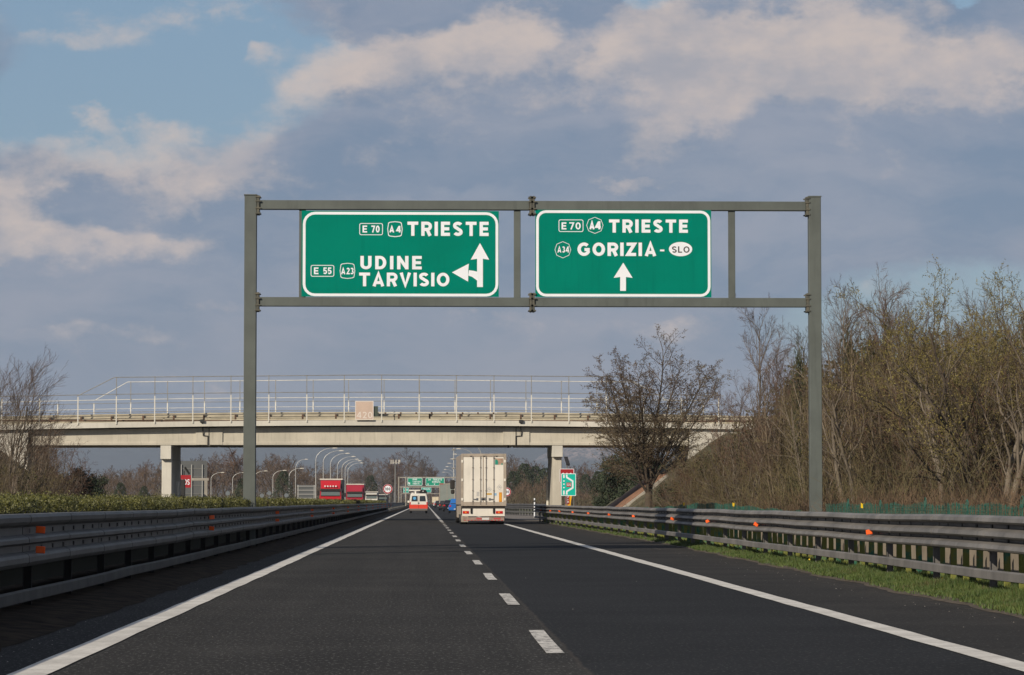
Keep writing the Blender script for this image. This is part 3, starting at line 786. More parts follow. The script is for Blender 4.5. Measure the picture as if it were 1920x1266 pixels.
# railings
def lerp_list(pts, x):
    for (a, za), (b, zb) in zip(pts[:-1], pts[1:]):
        if x <= b: return za+(zb-za)*max(0, (x-a))/(b-a)
    return pts[-1][1]
def railing(Y, posts_px, zl, zu, upper, m1, rails, up_rail_px):
    r = MB()
    for zz in rails:
        r.tube([(x, Y, zt_+zz+camb(x)) for x in [BX(posts_px[0]-60, Y)+(BX(posts_px[-1]+10, Y)-BX(posts_px[0]-60, Y))*i/30 for i in range(31)]], .019 if zz < zl-.05 else .024, 6)
    rail = stick(r.build('railing', m1), ov)
    r = MB(); r.tube([(BX(px, Y), Y, zt_+z+camb(BX(px, Y))) for px, z in up_rail_px], .026, 6)
    u = r.build('upper_rail', m1, rail)
    first = None; f2 = None
    for px in posts_px:
        x = BX(px, Y); z0 = zt_-.12+camb(x)
        if first is None:
            q = MB(); q.box(-.036, .036, -.03, .03, 0, zl+.14); first = q.build('railing_post', M_rail, rail); c = first
        else: c = first.copy(); COL.objects.link(c)
        c.parent = rail; c.location = (x, Y-.05, z0)
        if upper[0] <= px <= upper[1]:
            if f2 is None:
                q = MB(); q.box(-.022, .022, -.02, .02, 0, zu-zl-.02); f2 = q.build('upper_post', M_railg, rail); c = f2
            else: c = f2.copy(); COL.objects.link(c)
            c.parent = rail; c.location = (x, Y-.05, z0+zl+.142)
YR = YB+.02
near = [145+i*71.6-70*(i > 99) for i in range(3)] + [289.5+71.6*0 + 70.35*i for i in range(16)]
near = sorted(set([145-72, 2] + [145, 217] + [289.2, 360.7, 432.2, 503.3] + [574.6+70.3*i for i in range(12)]))
railing(YR, near, 1.72, 3.04, (217, 1170), M_railg, (.42, 0.68, 1.28, 1.88), [(143, 1.80), (213, 3.02), (700, 3.04), (1165, 3.04), (1235, 1.85)])
far = [40+(i-1)*68.5 for i in range(1)] + [107, 175, 244, 313, 382.5, 449, 516] + [586.5+66.6*i for i in range(12)]
railing(YB+12.4, far, 1.72, 3.2, (244, 1180), M_rail, (.62, 1.30, 1.95), [(178, 1.97), (238, 3.2), (700, 3.23), (1190, 3.2), (1250, 1.97)])
# guard rail along the deck, both sides
for YY in (YB+1.0, YB+11.6):
    mb = MB(); pr = [(YY, z) for z in (.0,)]
    prof_ = [(YY-.01, .36), (YY-.07, .40), (YY-.07, .46), (YY, .50), (YY, .56), (YY-.07, .60), (YY-.07, .66), (YY-.01, .70), (YY+.02, .70), (YY+.02, .36)]
    xsweep(mb, [(y, zt_-.10+z) for y, z in prof_], xs, camb)
    x = xL+.5
    while x < xR: mb.box(x-.05, x+.05, YY+.021, YY+.12, zt_-.12+camb(x), zt_+.62+camb(x)); x += 3.1
    stick(mb.build('deck_guard_rail', mat('sunlit_tan_steel', (0.40, 0.365, 0.28), 0.7, .1, var=.15, scale=1)), ov)  # steel coloured tan to show the sunlight on it
mb = MB(); mb.box(xL, xR, YB+.47, YB+.9, zt_-.09, zt_+.02)
rg = random.Random(4); x = BX(90)
while x < BX(1400):
    mb.box(x-.06, x+.06, YB+.80, YB+.92, zt_+.12+camb(x), zt_+.50+camb(x)); x += 2.15+rg.uniform(-.15, .15)
stick(mb.build('rail_bracket', mat('rust', (0.10, 0.06, 0.04), 0.9, var=.3, scale=5)), ov)
mb = MB(); za = BZ(775, YB+.1); mb.tube([(BX(710), YB-.02, za), (BX(932), YB-.02, za+.01)], .045, 8)
pp = stick(mb.build('white_pipe', M_rail), ov)
mb = MB()
for i in range(8): x = BX(722+i*29); mb.box(x-.05, x+.05, YB-.08, YB+.04, za-.055, za+.055)
stick(mb.build('pipe_clamp', mat('rust', (0, 0, 0))), ov)
# distance plate
kx0, kx1, kz0, kz1 = BX(665.6), BX(700), BZ(787.5), BZ(752)
kp = empty('distance_plate', ((kx0+kx1)/2, YB-.2, kz0), 'square pinkish plate numbered 420 fixed to the bridge railing', 'sign')
mb = MB(); mb.box(kx0, kx1, YB-.18, YB-.15, kz0, kz1); stick(mb.build('plate', mat('pink_beige_plate', (0.52, 0.40, 0.325), 0.7, var=.06, scale=1)), kp)
mb = MB(); ring_poly(mb, rrect(kx0, kx1, kz0, kz1, .02, 1), rrect(kx0+.05, kx1-.05, kz0+.05, kz1-.05, .02, 1), YB-.184); letters(mb, '420', kx0+.11, kx1-.08, BZ(784.5), BZ(772.5), YB-.186, .15, .16)
stick(mb.build('number', mat('plate_number', (0.66, 0.60, 0.54), 0.7)), kp)
mb = MB(); mb.box(kx1+.01, kx1+.30, YB-.1, YB+.05, BZ(781), BZ(762)); stick(mb.build('bracket_box', mat('dark_green_box', (0.05, 0.065, 0.05), 0.7)), kp)

# embankments under the bridge ends (terrain) and their paved slopes
M_bank = mat('bank_grass', (0.060, 0.058, 0.024), 0.95, var=0.4, scale=0.5, c2=(0.10, 0.085, 0.045), bump=0.6, bscale=4)
def bank(name, sgn, xs0):
    mb = MB(); nx = 60; ny = 40; vs = []; rr = random.Random(sgn+5)
    for j in range(ny):
        y = 186+j*1.45
        for i in range(nx):
            x = xs0+sgn*(i*0.55 if i < 24 else 13.2+(i-24)*4.0)
            hx = min(5.9, max(0, (abs(x)-abs(xs0))*.74)); hy = 5.9-max(0, 203.6-y)/1.75-max(0, y-219)/1.75
            h = max(-.06, min(hx if (204 < y < 219) or True else hx, hy))
            vs.append((x, y, h-.02+rr.uniform(-.08, .08)*(h > 0)))
    mb.add(vs, [(j*nx+i, j*nx+i+1, (j+1)*nx+i+1, (j+1)*nx+i) for j in range(ny-1) for i in range(nx-1)])
    return tag(mb.build(name, M_bank, smooth=True), kind='structure')
x0r = BX(1136); x0l = BX(178)
bank('right_embankment', 1, x0r); bank('left_embankment', -1, x0l)
M_terra = mat('terracotta_paving', (0.235, 0.125, 0.075), 0.9, var=0.25, scale=2, bump=.3)
for nm, lab, sgn, x0 in (('slope_paving', 'terracotta paved slope under the right end of the bridge', 1, x0r), ('slope_paving', 'terracotta paved slope under the left end of the bridge', -1, x0l)):
    sp = empty(nm, (x0, 204, 0), lab, 'paved slope')
    mb = MB(); L = 4.0
    def q(t, off): return (x0+sgn*(t-off*.6), off*.8+t*.74+.06)
    a, b_ = q(-.3, 0), q(L, 0); c_, d_ = q(L, .14), q(-.3, .14)
    mb.prism([a, b_, c_, d_], 203.4, 218.5); stick(mb.build('paving', M_terra), sp)
    a, b_ = q(-.2, -.12), q(L, -.12); c_, d_ = q(L, .10), q(-.2, .10)
    mb = MB(); mb.prism([a, b_, c_, d_], 202.7, 203.39); stick(mb.build('edge_kerb', M_conc_d), sp)

# ================================================================== SIGNS AND LAMPS BEYOND
M_pole = mat('lamp_pole_steel', (0.42, 0.42, 0.40), 0.5, 0.3)
M_poled = mat('dull_pole_steel', (0.18, 0.18, 0.17), 0.6, 0.3)
def lamp(name, x, y, h, arm, label, group, r=.09, parentless=True):
    o = empty(name, (x, y, 0), label, 'street lamp', group)
    mb = MB(); sg = 1 if arm > 0 else -1; L = abs(arm)
    pts = [(0, 0, 0), (0, 0, h*.5), (0, 0, h*.80)]; rad = [r, r*.8, r*.65]
    for i in range(1, 9):
        a = R(90*i/8); pts.append((sg*L*(1-math.cos(a))*1.0, 0, h*.80+h*.195*math.sin(a))); rad.append(r*(.65-.03*i))
    mb.tube(pts, rad, 8); mb.build('pole', M_pole if 'tall' in label or True else M_poled, o)
    mb = MB(); xe = sg*L; mb.prism([(xe-.05*sg, h*.995-.08), (xe+.75*sg, h*.995-.05), (xe+.80*sg, h*.995+.02), (xe+.4*sg, h*.995+.12), (xe-.05*sg, h*.995+.06)], -.16, .16); mb.build('lamp_head', M_conc_w, o)
    return o
names = ['first and nearest', 'second', 'third', 'fourth', 'fifth', 'sixth', 'seventh', 'eighth', 'ninth', 'tenth', 'eleventh', 'twelfth']
for i, (px, py) in enumerate(((592, 840), (606, 845), (619.5, 850), (632.5, 856), (641, 861), (647, 864), (652, 868))):
    Y = F*9.23/(VY-py); lamp('street_lamp', X_(px, Y), Y, 10.5, 2.9, 'tall curved lamp above the red trucks, %s in the left row' % names[i], 'curved lamps along the left side')
for i, Y in enumerate((470, 530, 590, 655, 730, 800, 870, 950)):
    lamp('street_lamp', 8.7, Y, 10.5, -2.5, 'tall curved lamp beside the white truck, %s in the right row' % names[i], 'curved lamps along the right side')
for i, (px, py, Y) in enumerate(((395.5, 886, 705), (436, 886, 705), (476, 883, 690), (511.5, 882, 690), (542, 878, 640), (554, 861, 760))):
    lamp('street_lamp', X_(px, Y), Y, Z_(py, Y), 2.3, 'smaller curved lamp on the slip road, %s from the left bridge pier' % names[i].replace('first and nearest', 'first'), 'slip road lamps left of the motorway', .10)
o = empty('street_lamp', (X_(110, 300)-14, 640, 0), 'plain far lamp post standing left among the bare trees', 'street lamp'); bpy.data.objects.remove(o)
hm_ = empty('lighting_mast', (X_(850.8, 1145), 1145, 0), 'very tall thin lighting mast rising behind the white truck', 'mast')
mb = MB(); mb.tube([(0, 0, 0), (0, 0, 22)], [.28, .14], 8); mb.build('pole', M_pole, hm_)
mb = MB()
for z in (6.5, 10, 13.5, 17, 20.5): mb.box(-.75, .75, -.2, .2, z, z+.28); mb.box(-.5, .5, -.5, .5, z+.281, z+.5)
mb.build('lamp_rack', M_conc_d, hm_)
ct = empty('antenna_mast', (X_(741, 1430), 1430, 0), 'phone mast with a white antenna rack above the bare trees', 'mast')
mb = MB(); mb.tube([(0, 0, 0), (0, 0, 20.6)], [.4, .25], 8); mb.build('pole', M_poled, ct)
mb = MB(); rr = random.Random(2)
for k in range(9): a = k*.7; mb.box(2.1*math.cos(a)-.2, 2.1*math.cos(a)+.2, 2.1*math.sin(a)-.15, 2.1*math.sin(a)+.15, 18.9, 20.9)
mb.box(-2.1, 2.1, -.1, .1, 19.4, 19.6); mb.box(-.1, .1, -2.1, 2.1, 19.61, 19.8); mb.build('antenna_rack', M_conc_w, ct)

M_red = mat('sign_red', (0.33, 0.007, 0.014), 0.5)
def round_sign(px, py, Y, r, label, two):
    c = P(px, py, Y); o = empty('speed_limit_sign', (c.x, Y, 0), label, 'road sign')
    mb = MB(); n = 32
    vs = [(r*math.cos(2*math.pi*k/n), y, c.z+r*math.sin(2*math.pi*k/n)) for y in (0, .02) for k in range(n)]
    mb.add(vs, [tuple(range(n)), tuple(range(2*n-1, n-1, -1))] + [(k, k+n, (k+1) % n+n, (k+1) % n) for k in range(n)]); mb.build('plate', M_swhite, o)
    mb = MB(); mb.disc(0, c.z, r*.97, -.005, 32, None, r*.72); mb.build('red_ring', M_red, o)
    mb = MB(); letters(mb, '100', -r*.56, r*.56, c.z-r*.30, c.z+r*.30, -.006, .20, .12); mb.build('number', M_black, o)
    mb = MB()
    for x in ((-.28, .28) if two else (0,)): mb.tube([(x, .06, 0), (x, .06, c.z+r*.5)], .035, 6)
    mb.build('post', M_poled, o)
round_sign(727, 917, 382, .60, 'round red ringed 100 speed limit sign on the median in front of bare trees', True)
round_sign(950, 922.5, 409, .60, 'round red ringed 100 speed limit sign half hidden by the white truck', False)
o = empty('marker_post', (8.85, 246, 0), 'thin white marker post in front of the lay-by guard rail', 'post')
mb = MB(); mb.tube([(0, 0, 0), (0, 0, 1.56)], .055, 8); mb.build('post', M_swhite, o)
mb = MB(); mb.tube([(0, 0, 1.25), (0, 0, 1.40)], .060, 8); mb.build('band', M_black, o)

# lay-by sign (turquoise), red plate, emergency column, solar panel
Y = 186.0
a, b_ = P(1052, 930, Y), P(1080, 888, Y)
o = empty('lay_by_sign', ((a.x+b_.x)/2, Y, 0), 'turquoise sign with a white lay-by diagram and SOS box beside the right pier', 'road sign')
cx = (a.x+b_.x)/2; wd = (b_.x-a.x)/2; z0, z1 = a.z, b_.z
mb = MB(); mb.box(-wd, wd, 0, .02, z0, z1); mb.build('panel', mat('turquoise', (0.0, 0.46, 0.36), 0.45), o)
def T(u, v): return (-wd+u*2*wd, z0+v*(z1-z0))      # u, v in 0..1 with v upwards
mb = MB(); ring_poly(mb, rrect(-wd, wd, z0, z1, .05, 3), rrect(-wd+.035, wd-.035, z0+.035, z1-.035, .03, 3), -.004); mb.build('border', M_swhite, o)
mb = MB()
for v0, v1 in ((.80, .95), (.64, .69), (.50, .55), (.345, .395), (.06, .24)): flat(mb, [T(.14, v0), T(.24, v0), T(.24, v1), T(.14, v1)], -.004)
pl = [(.38, .95), (.38, .83), (.78, .66), (.78, .36), (.38, .20), (.38, .06)]; wst = .05
def stroke(mb, pl, w1, y):
    L = []; Q = []
    for i, p in enumerate(pl):
        aa = pl[max(i-1, 0)]; bb = pl[min(i+1, len(pl)-1)]; d = Vector((bb[0]-aa[0], bb[1]-aa[1])).normalized(); L.append((p[0]-d.y*w1, p[1]+d.x*w1)); Q.append((p[0]+d.y*w1, p[1]-d.x*w1))
    for i in range(len(pl)-1): flat(mb, [L[i], L[i+1], Q[i+1], Q[i]], y)
stroke(mb, [T(*p) for p in pl], .055, -.004); mb.build('diagram', M_swhite, o)
mb = MB(); flat(mb, [T(.36, .40), T(.68, .40), T(.68, .595), T(.36, .595)], -.004); bx = mb.build('sos_box', M_red, o)
mb = MB(); q0, q1 = T(.39, .44), T(.65, .555); letters(mb, 'SOS', q0[0], q1[0], q0[1], q1[1], -.006, .18, .12); mb.build('lettering', M_swhite, bx)
mb = MB(); mb.tube([(-.2, .06, 0), (-.2, .06, z1-.1)], .03, 6); mb.tube([(.33, .06, 0), (.33, .06, z1-.1)], .03, 6); mb.build('post', M_poled, o)
Y = 189.0; a, b_ = P(1049.7, 905, Y), P(1076.3, 879, Y); wd = (b_.x-a.x)/2
o = empty('red_sign', ((a.x+b_.x)/2, Y, 0), 'red square sign with white edge partly behind the turquoise sign', 'road sign')
mb = MB(); mb.box(-wd, wd, 0, .02, a.z, b_.z); mb.build('panel', M_red, o)
mb = MB(); ring_poly(mb, rrect(-wd, wd, a.z, b_.z, .05, 3), rrect(-wd+.03, wd-.03, a.z+.03, b_.z-.03, .03, 3), -.004)
letters(mb, 'SOS', -wd*.72, wd*.72, a.z+.18, a.z+.60, -.005, .18, .12); mb.build('border', M_swhite, o)
mb = MB(); mb.tube([(0, .06, 0), (0, .06, b_.z+.22)], .04, 6); mb.build('post', M_poled, o)
mb = MB(); zc = b_.z+.5; mb.prism([(-.20, zc+.25), (.04, zc+.25), (.20, zc-.24), (-.04, zc-.24)], .02, .07); mb.box(-.05, .18, .0701, .12, zc-.32, zc-.20)
o2 = mb.build('solar_panel', mat('solar_glass', (0.035, 0.035, 0.04), 0.25), o)
Y = 191.0; a, b_ = P(1059.5, 949, Y), P(1073, 926, Y); wd = (b_.x-a.x)/2
o = empty('emergency_column', ((a.x+b_.x)/2, Y, 0), 'yellow emergency call column with a red vertical SOS plate below the turquoise sign', 'call box')
mb = MB(); mb.prism([(-wd, .3), (wd*.45, .3), (wd*.55, 1.2), (wd, 1.75), (wd, 2.15), (-wd, 2.15)], 0, .35); mb.build('column', mat('column_yellow', (0.80, 0.40, 0.005), 0.5), o)
mb = MB(); mb.box(-.14, .14, .05, .3, 0, .299); mb.build('foot', M_poled, o)
mb = MB(); mb.box(-wd+.02, wd*.18, -.02, -.002, 1.12, 2.10); pl_ = mb.build('plate', M_red, o)
mb = MB()
for k, c in enumerate('SOS'): z = 1.82-k*.31; letters(mb, c, -wd+.07, wd*.18-.05, z, z+.24, -.024, .2, .1)
mb.build('lettering', M_swhite, pl_)

# left side beyond the pier
Y = 262.0
o = empty('road_sign', (X_(363, Y), Y, 0), 'large grey sign seen from behind next to the left bridge pier', 'road sign')
a, b_ = P(337, 930, Y), P(388.5, 864.5, Y); x0, x1 = a.x-o.location.x, b_.x-o.location.x
mb = MB(); mb.box(x0, x1, 0, .03, .9, b_.z); mb.build('panel', mat('sign_back_grey', (0.085, 0.092, 0.095), 0.6, var=.08, scale=1), o)
mb = MB()
for px in (340, 359.5, 379.5): x = X_(px, Y)-o.location.x; mb.tube([(x, -.08, 0), (x, -.08, b_.z-.3)], .05, 6)
mb.build('post', M_pole, o)
mb = MB()
for k in range(5): z = 1.2+k*.72; mb.box(x0+.15, x1-.15, -.03, -.001, z, z+.05)
mb.build('cross_brace', M_poled, o)
Y = 240.0; a, b_ = P(337, 914.5, Y), P(358, 891, Y); wd = (b_.x-a.x)/2
o = empty('emergency_sign', ((a.x+b_.x)/2, Y, 0), 'red SOS sign beside the left bridge pier in front of the grey sign back', 'road sign')
mb = MB(); mb.box(-wd, wd, 0, .02, a.z, b_.z); mb.build('panel', M_red, o)
mb = MB(); letters(mb, 'SOS', -wd*.80, wd*.78, a.z+.22, a.z+.66, -.004, .18, .12); mb.build('lettering', M_swhite, o)
mb = MB(); mb.tube([(-.1, .05, 0), (-.1, .05, b_.z+.35)], .04, 6); mb.bar((-.05, .05, b_.z+.62), (.32, .05, b_.z+.08), .3, .04, Vector((.6, .5, .8))); mb.build('post', M_dark, o)
Y = 236.0; a, b_ = P(337, 940, Y), P(347, 899, Y)
o = empty('control_cabinet', ((a.x+b_.x)/2, Y, 0), 'tall black equipment cabinet beside the left bridge pier', 'cabinet')
mb = MB(); mb.box(-.2, .2, 0, .35, .05, b_.z, .02); mb.build('body', M_dark, o); mb = MB(); mb.box(-.16, .16, -.012, -.001, .3, b_.z-.2); mb.box(.1, .13, -.03, -.0121, 1.4, 1.55); mb.build('door', M_dark, o)
Y = 238.0
o = empty('height_bar', (X_(386, Y), Y, 0), 'pale steel bar on a post crossing in front of the grey sign back', 'barrier')
zc = Z_(899, Y, 386); mb = MB(); mb.box(-.12, .12, -.1, .1, 0, zc-.1); mb.build('post', M_conc_d, o)
mb = MB(); mb.box(X_(359, Y)-o.location.x, X_(391.5, Y)-o.location.x, -.1, .1, zc-.099, zc+.10, .01); mb.build('arm', M_conc_d, o)
Y = 382.0
o = empty('road_sign', (X_(574, Y), Y, 0), 'grey framed sign back left of the oncoming red truck', 'road sign')
a, b_ = P(557, 937, Y), P(591, 909.5, Y); x0, x1 = a.x-o.location.x, b_.x-o.location.x
mb = MB(); mb.box(x0, x1, 0, .03, .7, b_.z); mb.build('panel', mat('sign_back_grey', (0, 0, 0)), o)
mb = MB()
for x in (x0+.12, x1-.12): mb.box(x-.05, x+.05, -.06, -.001, 0, b_.z)
for k in range(4): z = b_.z-.15-k*.5; mb.box(x0, x1, -.10, -.061, z-.04, z+.04)
mb.build('frame', M_pole, o)
for px, py, r in ((427, 925, .35), (491, 929.5, .33), (505, 925, .32), (537, 929, .33)):
    Y = 470; c = P(px, py, Y); o = empty('road_sign', (c.x, Y, 0), {427: 'small grey sign back right of the left pier, first from the pier', 491: 'small grey sign back just right of the left gantry post', 505: 'small grey sign back second to the right of the left gantry post', 537: 'small grey sign back left of the framed sign'}[px], 'road sign')
    mb = MB(); mb.disc(0, c.z, r, 0, 16); mb.disc(0, c.z, r*1.001, .02, 16); mb.disc(0, c.z-.75, r*.8, 0.001, 4); mb.build('plate', mat('small_sign_back', (0.13, 0.15, 0.165), .7), o)
    mb = MB(); mb.tube([(0, .05, 0), (0, .05, c.z)], .03, 5); mb.build('post', M_poled, o)

# two further gantries
def far_gantry(Y, pxl, pxr, pyt, pyb, label, w_):
    o = empty('sign_gantry', (X_(pxl, Y), Y, 0), label, 'gantry'); x0 = X_(pxl, Y); x1 = X_(pxr, Y); zt1_ = Z_(pyt, Y); zb1 = Z_(pyb, Y)
    for x in (x0, x0+2.0, x1): mb = MB(); mb.box(x-w_/2, x+w_/2, Y-w_/2, Y+w_/2, 0, zt1_); stick(mb.build('post', M_conc_d), o)
    for z in (zt1_, zb1): mb = MB(); mb.box(x0+w_/2+.01, x1-w_/2-.01, Y+.05, Y+w_/2, z-.35, z-.05); stick(mb.build('beam', M_conc_d), o)
    return o
far_gantry(880, 747.5, 872, 894, 912, 'second grey gantry far ahead with two green signs above the ambulance', .32)
far_gantry(1430, 752, 846, 912, 925, 'third gantry in the far distance behind the ambulance roof', .4)
def far_sign(Y, px0, px1, py0, py1, label, lines, m=M_green, frame=True):
    a, b_ = P(px0, py1, Y), P(px1, py0, Y); cx = (a.x+b_.x)/2; wd = (b_.x-a.x)/2; hh_ = b_.z-a.z
    o = empty('motorway_sign', (cx, Y, a.z), label, 'road sign', 'green direction signs on the far gantries')
    mb = MB(); mb.box(-wd, wd, -.05, 0, 0, hh_); mb.build('panel', m, o)
    mb = MB(); t = .12; ring_poly(mb, rrect(-wd+.02, wd-.02, .02, hh_-.02, .3, 3), rrect(-wd+t, wd-t, t, hh_-t, .2, 3), -.055); mb.build('border', M_swhite, o)
    mb = MB()
    for txt, u0, u1, v0, v1 in lines: letters(mb, txt, -wd+u0*2*wd, -wd+u1*2*wd, v0*hh_, v1*hh_, -.06, .2, .2)
    mb.build('lettering', M_swhite, o); return o, wd, hh_
M_fgreen = mat('far_sign_green', (0.0, 0.27, 0.165), 0.45)
o, wd, hh_ = far_sign(880, 764, 792, 896, 910.7, 'far green sign above the ambulance, left of the pair on the second gantry', [('UDINE', .34, .64, .70, .90), ('TARVISIO', .34, .88, .40, .60), ('TRIESTE', .34, .80, .14, .32)], M_fgreen)
mb = MB(); flat(mb, [(-wd*.80, .35), (-wd*.6, .35), (-wd*.75, .75), (-wd*.9, .75)], -.06); flat(mb, [(-wd*.95, .7), (-wd*.55, .7), (-wd*.85, 1.0)], -.062); mb.build('arrow', M_swhite, o)
o, wd, hh_ = far_sign(880, 798, 833.5, 896, 911, 'far green sign behind the grey box truck, right of the pair on the second gantry', [('A4', .14, .26, .66, .90), ('TRIESTE', .38, .86, .66, .90), ('GORIZIA', .34, .78, .38, .60)], M_fgreen)
mb = MB()
for u in (.13, .47): x = -wd+u*2*wd; flat(mb, [(x-.25, .60), (x, .25), (x+.25, .60)], -.06)
mb.build('arrow', M_swhite, o)
M_teal = mat('teal_sign', (0.0, 0.33, 0.26), 0.45)
far_sign(1430, 756, 766.5, 914.5, 924, 'tiny teal sign left of the ambulance roof bar on the third gantry', [('A4', .2, .8, .4, .7)], M_teal)
far_sign(1430, 790, 808.5, 914, 923.5, 'tiny teal sign right of the ambulance roof on the third gantry', [('TRIESTE', .15, .85, .5, .8)], M_teal)

# ================================================================== VEHICLES
M_tw = mat('dirty_white_paint', (0.70, 0.665, 0.59), 0.45, var=0.07, scale=0.9, streak=0.12)
M_tframe = mat('dusty_frame', (0.34, 0.29, 0.235), 0.7, var=0.15, scale=2)
M_tside = mat('grazing_light_side', (0.27, 0.235, 0.20), 0.75, var=0.15, scale=0.8)  # white side given a darker colour for the grazing light on it
M_tyre = mat('tyre_rubber', (0.012, 0.012, 0.012), 0.9)
M_glass = mat('vehicle_glass', (0.03, 0.04, 0.05), 0.08, spec=0.8)
M_chrome = mat('bright_steel', (0.5, 0.5, 0.48), 0.3, 0.8)
M_rlamp = mat('red_lamp', (0.50, 0.012, 0.015), 0.25)
M_olamp = mat('amber_lamp', (0.80, 0.20, 0.01), 0.3)
M_wlamp = mat('clear_lamp', (0.75, 0.75, 0.72), 0.2)
M_plate = mat('plate_white', (0.6, 0.6, 0.58), 0.5)
M_under = mat('underbody', (0.025, 0.022, 0.020), 0.85)
M_stripe = mat('stripe_red', (0.42, 0.06, 0.06), 0.6)
M_dust = mat('dusty_bumper', (0.27, 0.20, 0.165), 0.8, var=.25, scale=3)

def cc(u, v): return ((u-1232.5)/245.0, 1.27+(820-v)/245.0)
tr = empty('semi_trailer_truck', (3.34, 172.5, 0), 'large white box semi trailer truck seen from behind in the right lane', 'truck', rz=R(0.75))
mb = MB(); mb.box(-1.25, 1.25, .06, 13.5, 1.10, 3.97, .02); mb.build('box_body', M_tside, tr)
mb = MB()
for x0, x1, z0, z1 in ((-1.275, -1.155, 1.03, 3.98), (1.125, 1.275, 1.03, 3.98), (-1.154, 1.124, 3.80, 3.98), (-1.154, 1.124, 1.03, 1.245)): mb.box(x0, x1, -.03, .10, z0, z1, .008)
mb.build('rear_frame', M_tframe, tr)
for x0, x1, bars in ((-1.15, -.155, (-.625, -.185)), (.115, 1.12, (.075+.05, .56))):
    mb = MB(); mb.box(x0, x1, -.012, .05, 1.25, 3.795, .01); d_ = mb.build('rear_door', M_tw, tr)
    mb = MB()
    for xb in bars:
        mb.tube([(xb, -.045, 1.12), (xb, -.045, 3.86)], .017, 8)
        for z in (1.3, 1.9, 2.53, 3.2, 3.74): mb.box(xb-.04, xb+.04, -.055, -.0125, z-.03, z+.03)
    mb.build('lock_rod', mat('rod_grey', (0.22, 0.20, 0.175), .6), d_)
    mb = MB()
    for xb in bars: 
        s_ = -1 if xb < 0 else 1
        mb.box(xb-s_*.02, xb-s_*.28 if False else xb+s_*(-.26), -.075, -.056, 1.40, 1.44); mb.box(xb-.24*s_-.05, xb-.24*s_+.05, -.05, -.0126, 1.36, 1.49)
    mb.build('handle', M_chrome, d_)
    hx = -1.22 if x0 < 0 else 1.19
    for z in (1.41, 2.50, 3.55):
        mb = MB(); mb.box(hx-.05, hx+.06, -.05, -.031, z-.075, z+.075, .008); mb.build('hinge', M_tw, d_)
mb = MB(); mb.box(-.15, -.055, -.02, .04, 1.25, 3.79); mb.box(.005, .108, -.02, .04, 1.25, 3.79); mb.build('centre_post', M_tw, tr)
mb = MB(); mb.box(-.052, .002, -.008, .04, 1.25, 3.79); mb.box(-.22, .10, -.06, -.0201, 1.49, 1.525); mb.build('door_seal', M_tframe, tr)
mb = MB()
for x in (-.72, .02, .72): mb.prism([(x-.09, 3.86), (x+.09, 3.86), (x+.03, 3.81), (x-.03, 3.81)], -.045, -.031)
mb.build('marker_bracket', M_dark, tr)
def pic(name, u0, u1, v0, v1, m, y=-.0145):
    a = cc(u0, v1); b_ = cc(u1, v0); mb = MB(); mb.box(a[0], b_[0], y, y+.0022, a[1], b_[1]); return mb.build(name, m, tr)
pic('door_picture', 1387, 1500, 220, 308, mat('picture_brown', (0.36, 0.24, 0.17), 0.6, var=.3, scale=8))
mb = MB(); a = cc(1388, 308); mb.prism([(a[0], a[1]), (a[0]+.17, a[1]), (a[0]+.17, a[1]+.2), (a[0]+.11, a[1]+.30), (a[0], a[1]+.27)], -.0172, -.0155); mb.prism([(a[0]+.33, a[1]), (a[0]+.44, a[1]), (a[0]+.42, a[1]+.1), (a[0]+.34, a[1]+.06)], -.0172, -.0155)
mb.build('door_picture', mat('picture_green', (0.01, 0.24, 0.17), 0.6), tr)
pic('yellow_label', 1255, 1345, 702, 724, mat('label_yellow', (0.52, 0.30, 0.03), 0.6))
pic('orange_plate', 1443, 1484, 690, 822, mat('label_orange', (0.62, 0.24, 0.01), 0.5), -.018)
pic('orange_plate', 1452, 1475, 706, 806, mat('label_orange_pale', (0.70, 0.33, 0.02), 0.5), -.0205)
pic('paper_label', 1133, 1172, 682, 742, mat('label_grey', (0.45, 0.44, 0.42), 0.6))
pic('blue_sticker', 1382, 1410, 700, 735, mat('sticker_blue', (0.25, 0.42, 0.60), 0.6))
mb = MB()
for (u, v, r) in ((1305, 648, .15), (1450, 620, .16)):
    x, z = cc(u, v); shield(mb, [(x-r, z), (x, z+r), (x+r, z), (x, z-r)], -.0145, .22); flat(mb, [(x-r*.55, z), (x, z+r*.5), (x+r*.6, z-.02), (x+.02, z-r*.3)], -.0146)
mb.build('placard_mark', mat('label_grey', (0, 0, 0)), tr)
# under-run guard, lamps, bumper
mb = MB(); mb.box(-1.18, 1.18, .05, 12.5, .78, 1.029); mb.box(-.5, .5, 1, 9, .55, .779); mb.build('chassis', M_under, tr)
mb = MB(); mb.box(-1.22, 1.19, -.02, .03, .45, .88, .012); mb.build('light_panel', M_tw, tr)
for x0, x1 in ((-1.19, -.84), (.68, 1.07)):
    mb = MB(); mb.box(x0, x1, -.045, -.0201, .60, .75, .008); l_ = mb.build('tail_light', M_rlamp, tr)
    mb = MB(); mb.box(x0+.12, x0+.22, -.052, -.0455, .63, .72); mb.build('indicator', M_olamp, l_)
for x in (-.70, .57): mb = MB(); mb.tube([(x, -.04, .62), (x, -.04, .90)], .055, 10); mb.build('rubber_buffer', M_tyre, tr)
mb = MB(); mb.box(-1.17, 1.16, -.04, .06, .20, .40, .012); mb.build('bumper_bar', M_dust, tr)
mb = MB()
for k in range(12): x = -1.12+k*.19; mb.prism([(x, .205), (x+.09, .205), (x+.12, .25), (x+.03, .25)], -.045, -.0405)
mb.box(-.42, -.12, -.047, -.0405, .28, .37); mb.box(.55, .95, -.047, -.0405, .28, .37); mb.build('warning_stripes', M_stripe, tr)
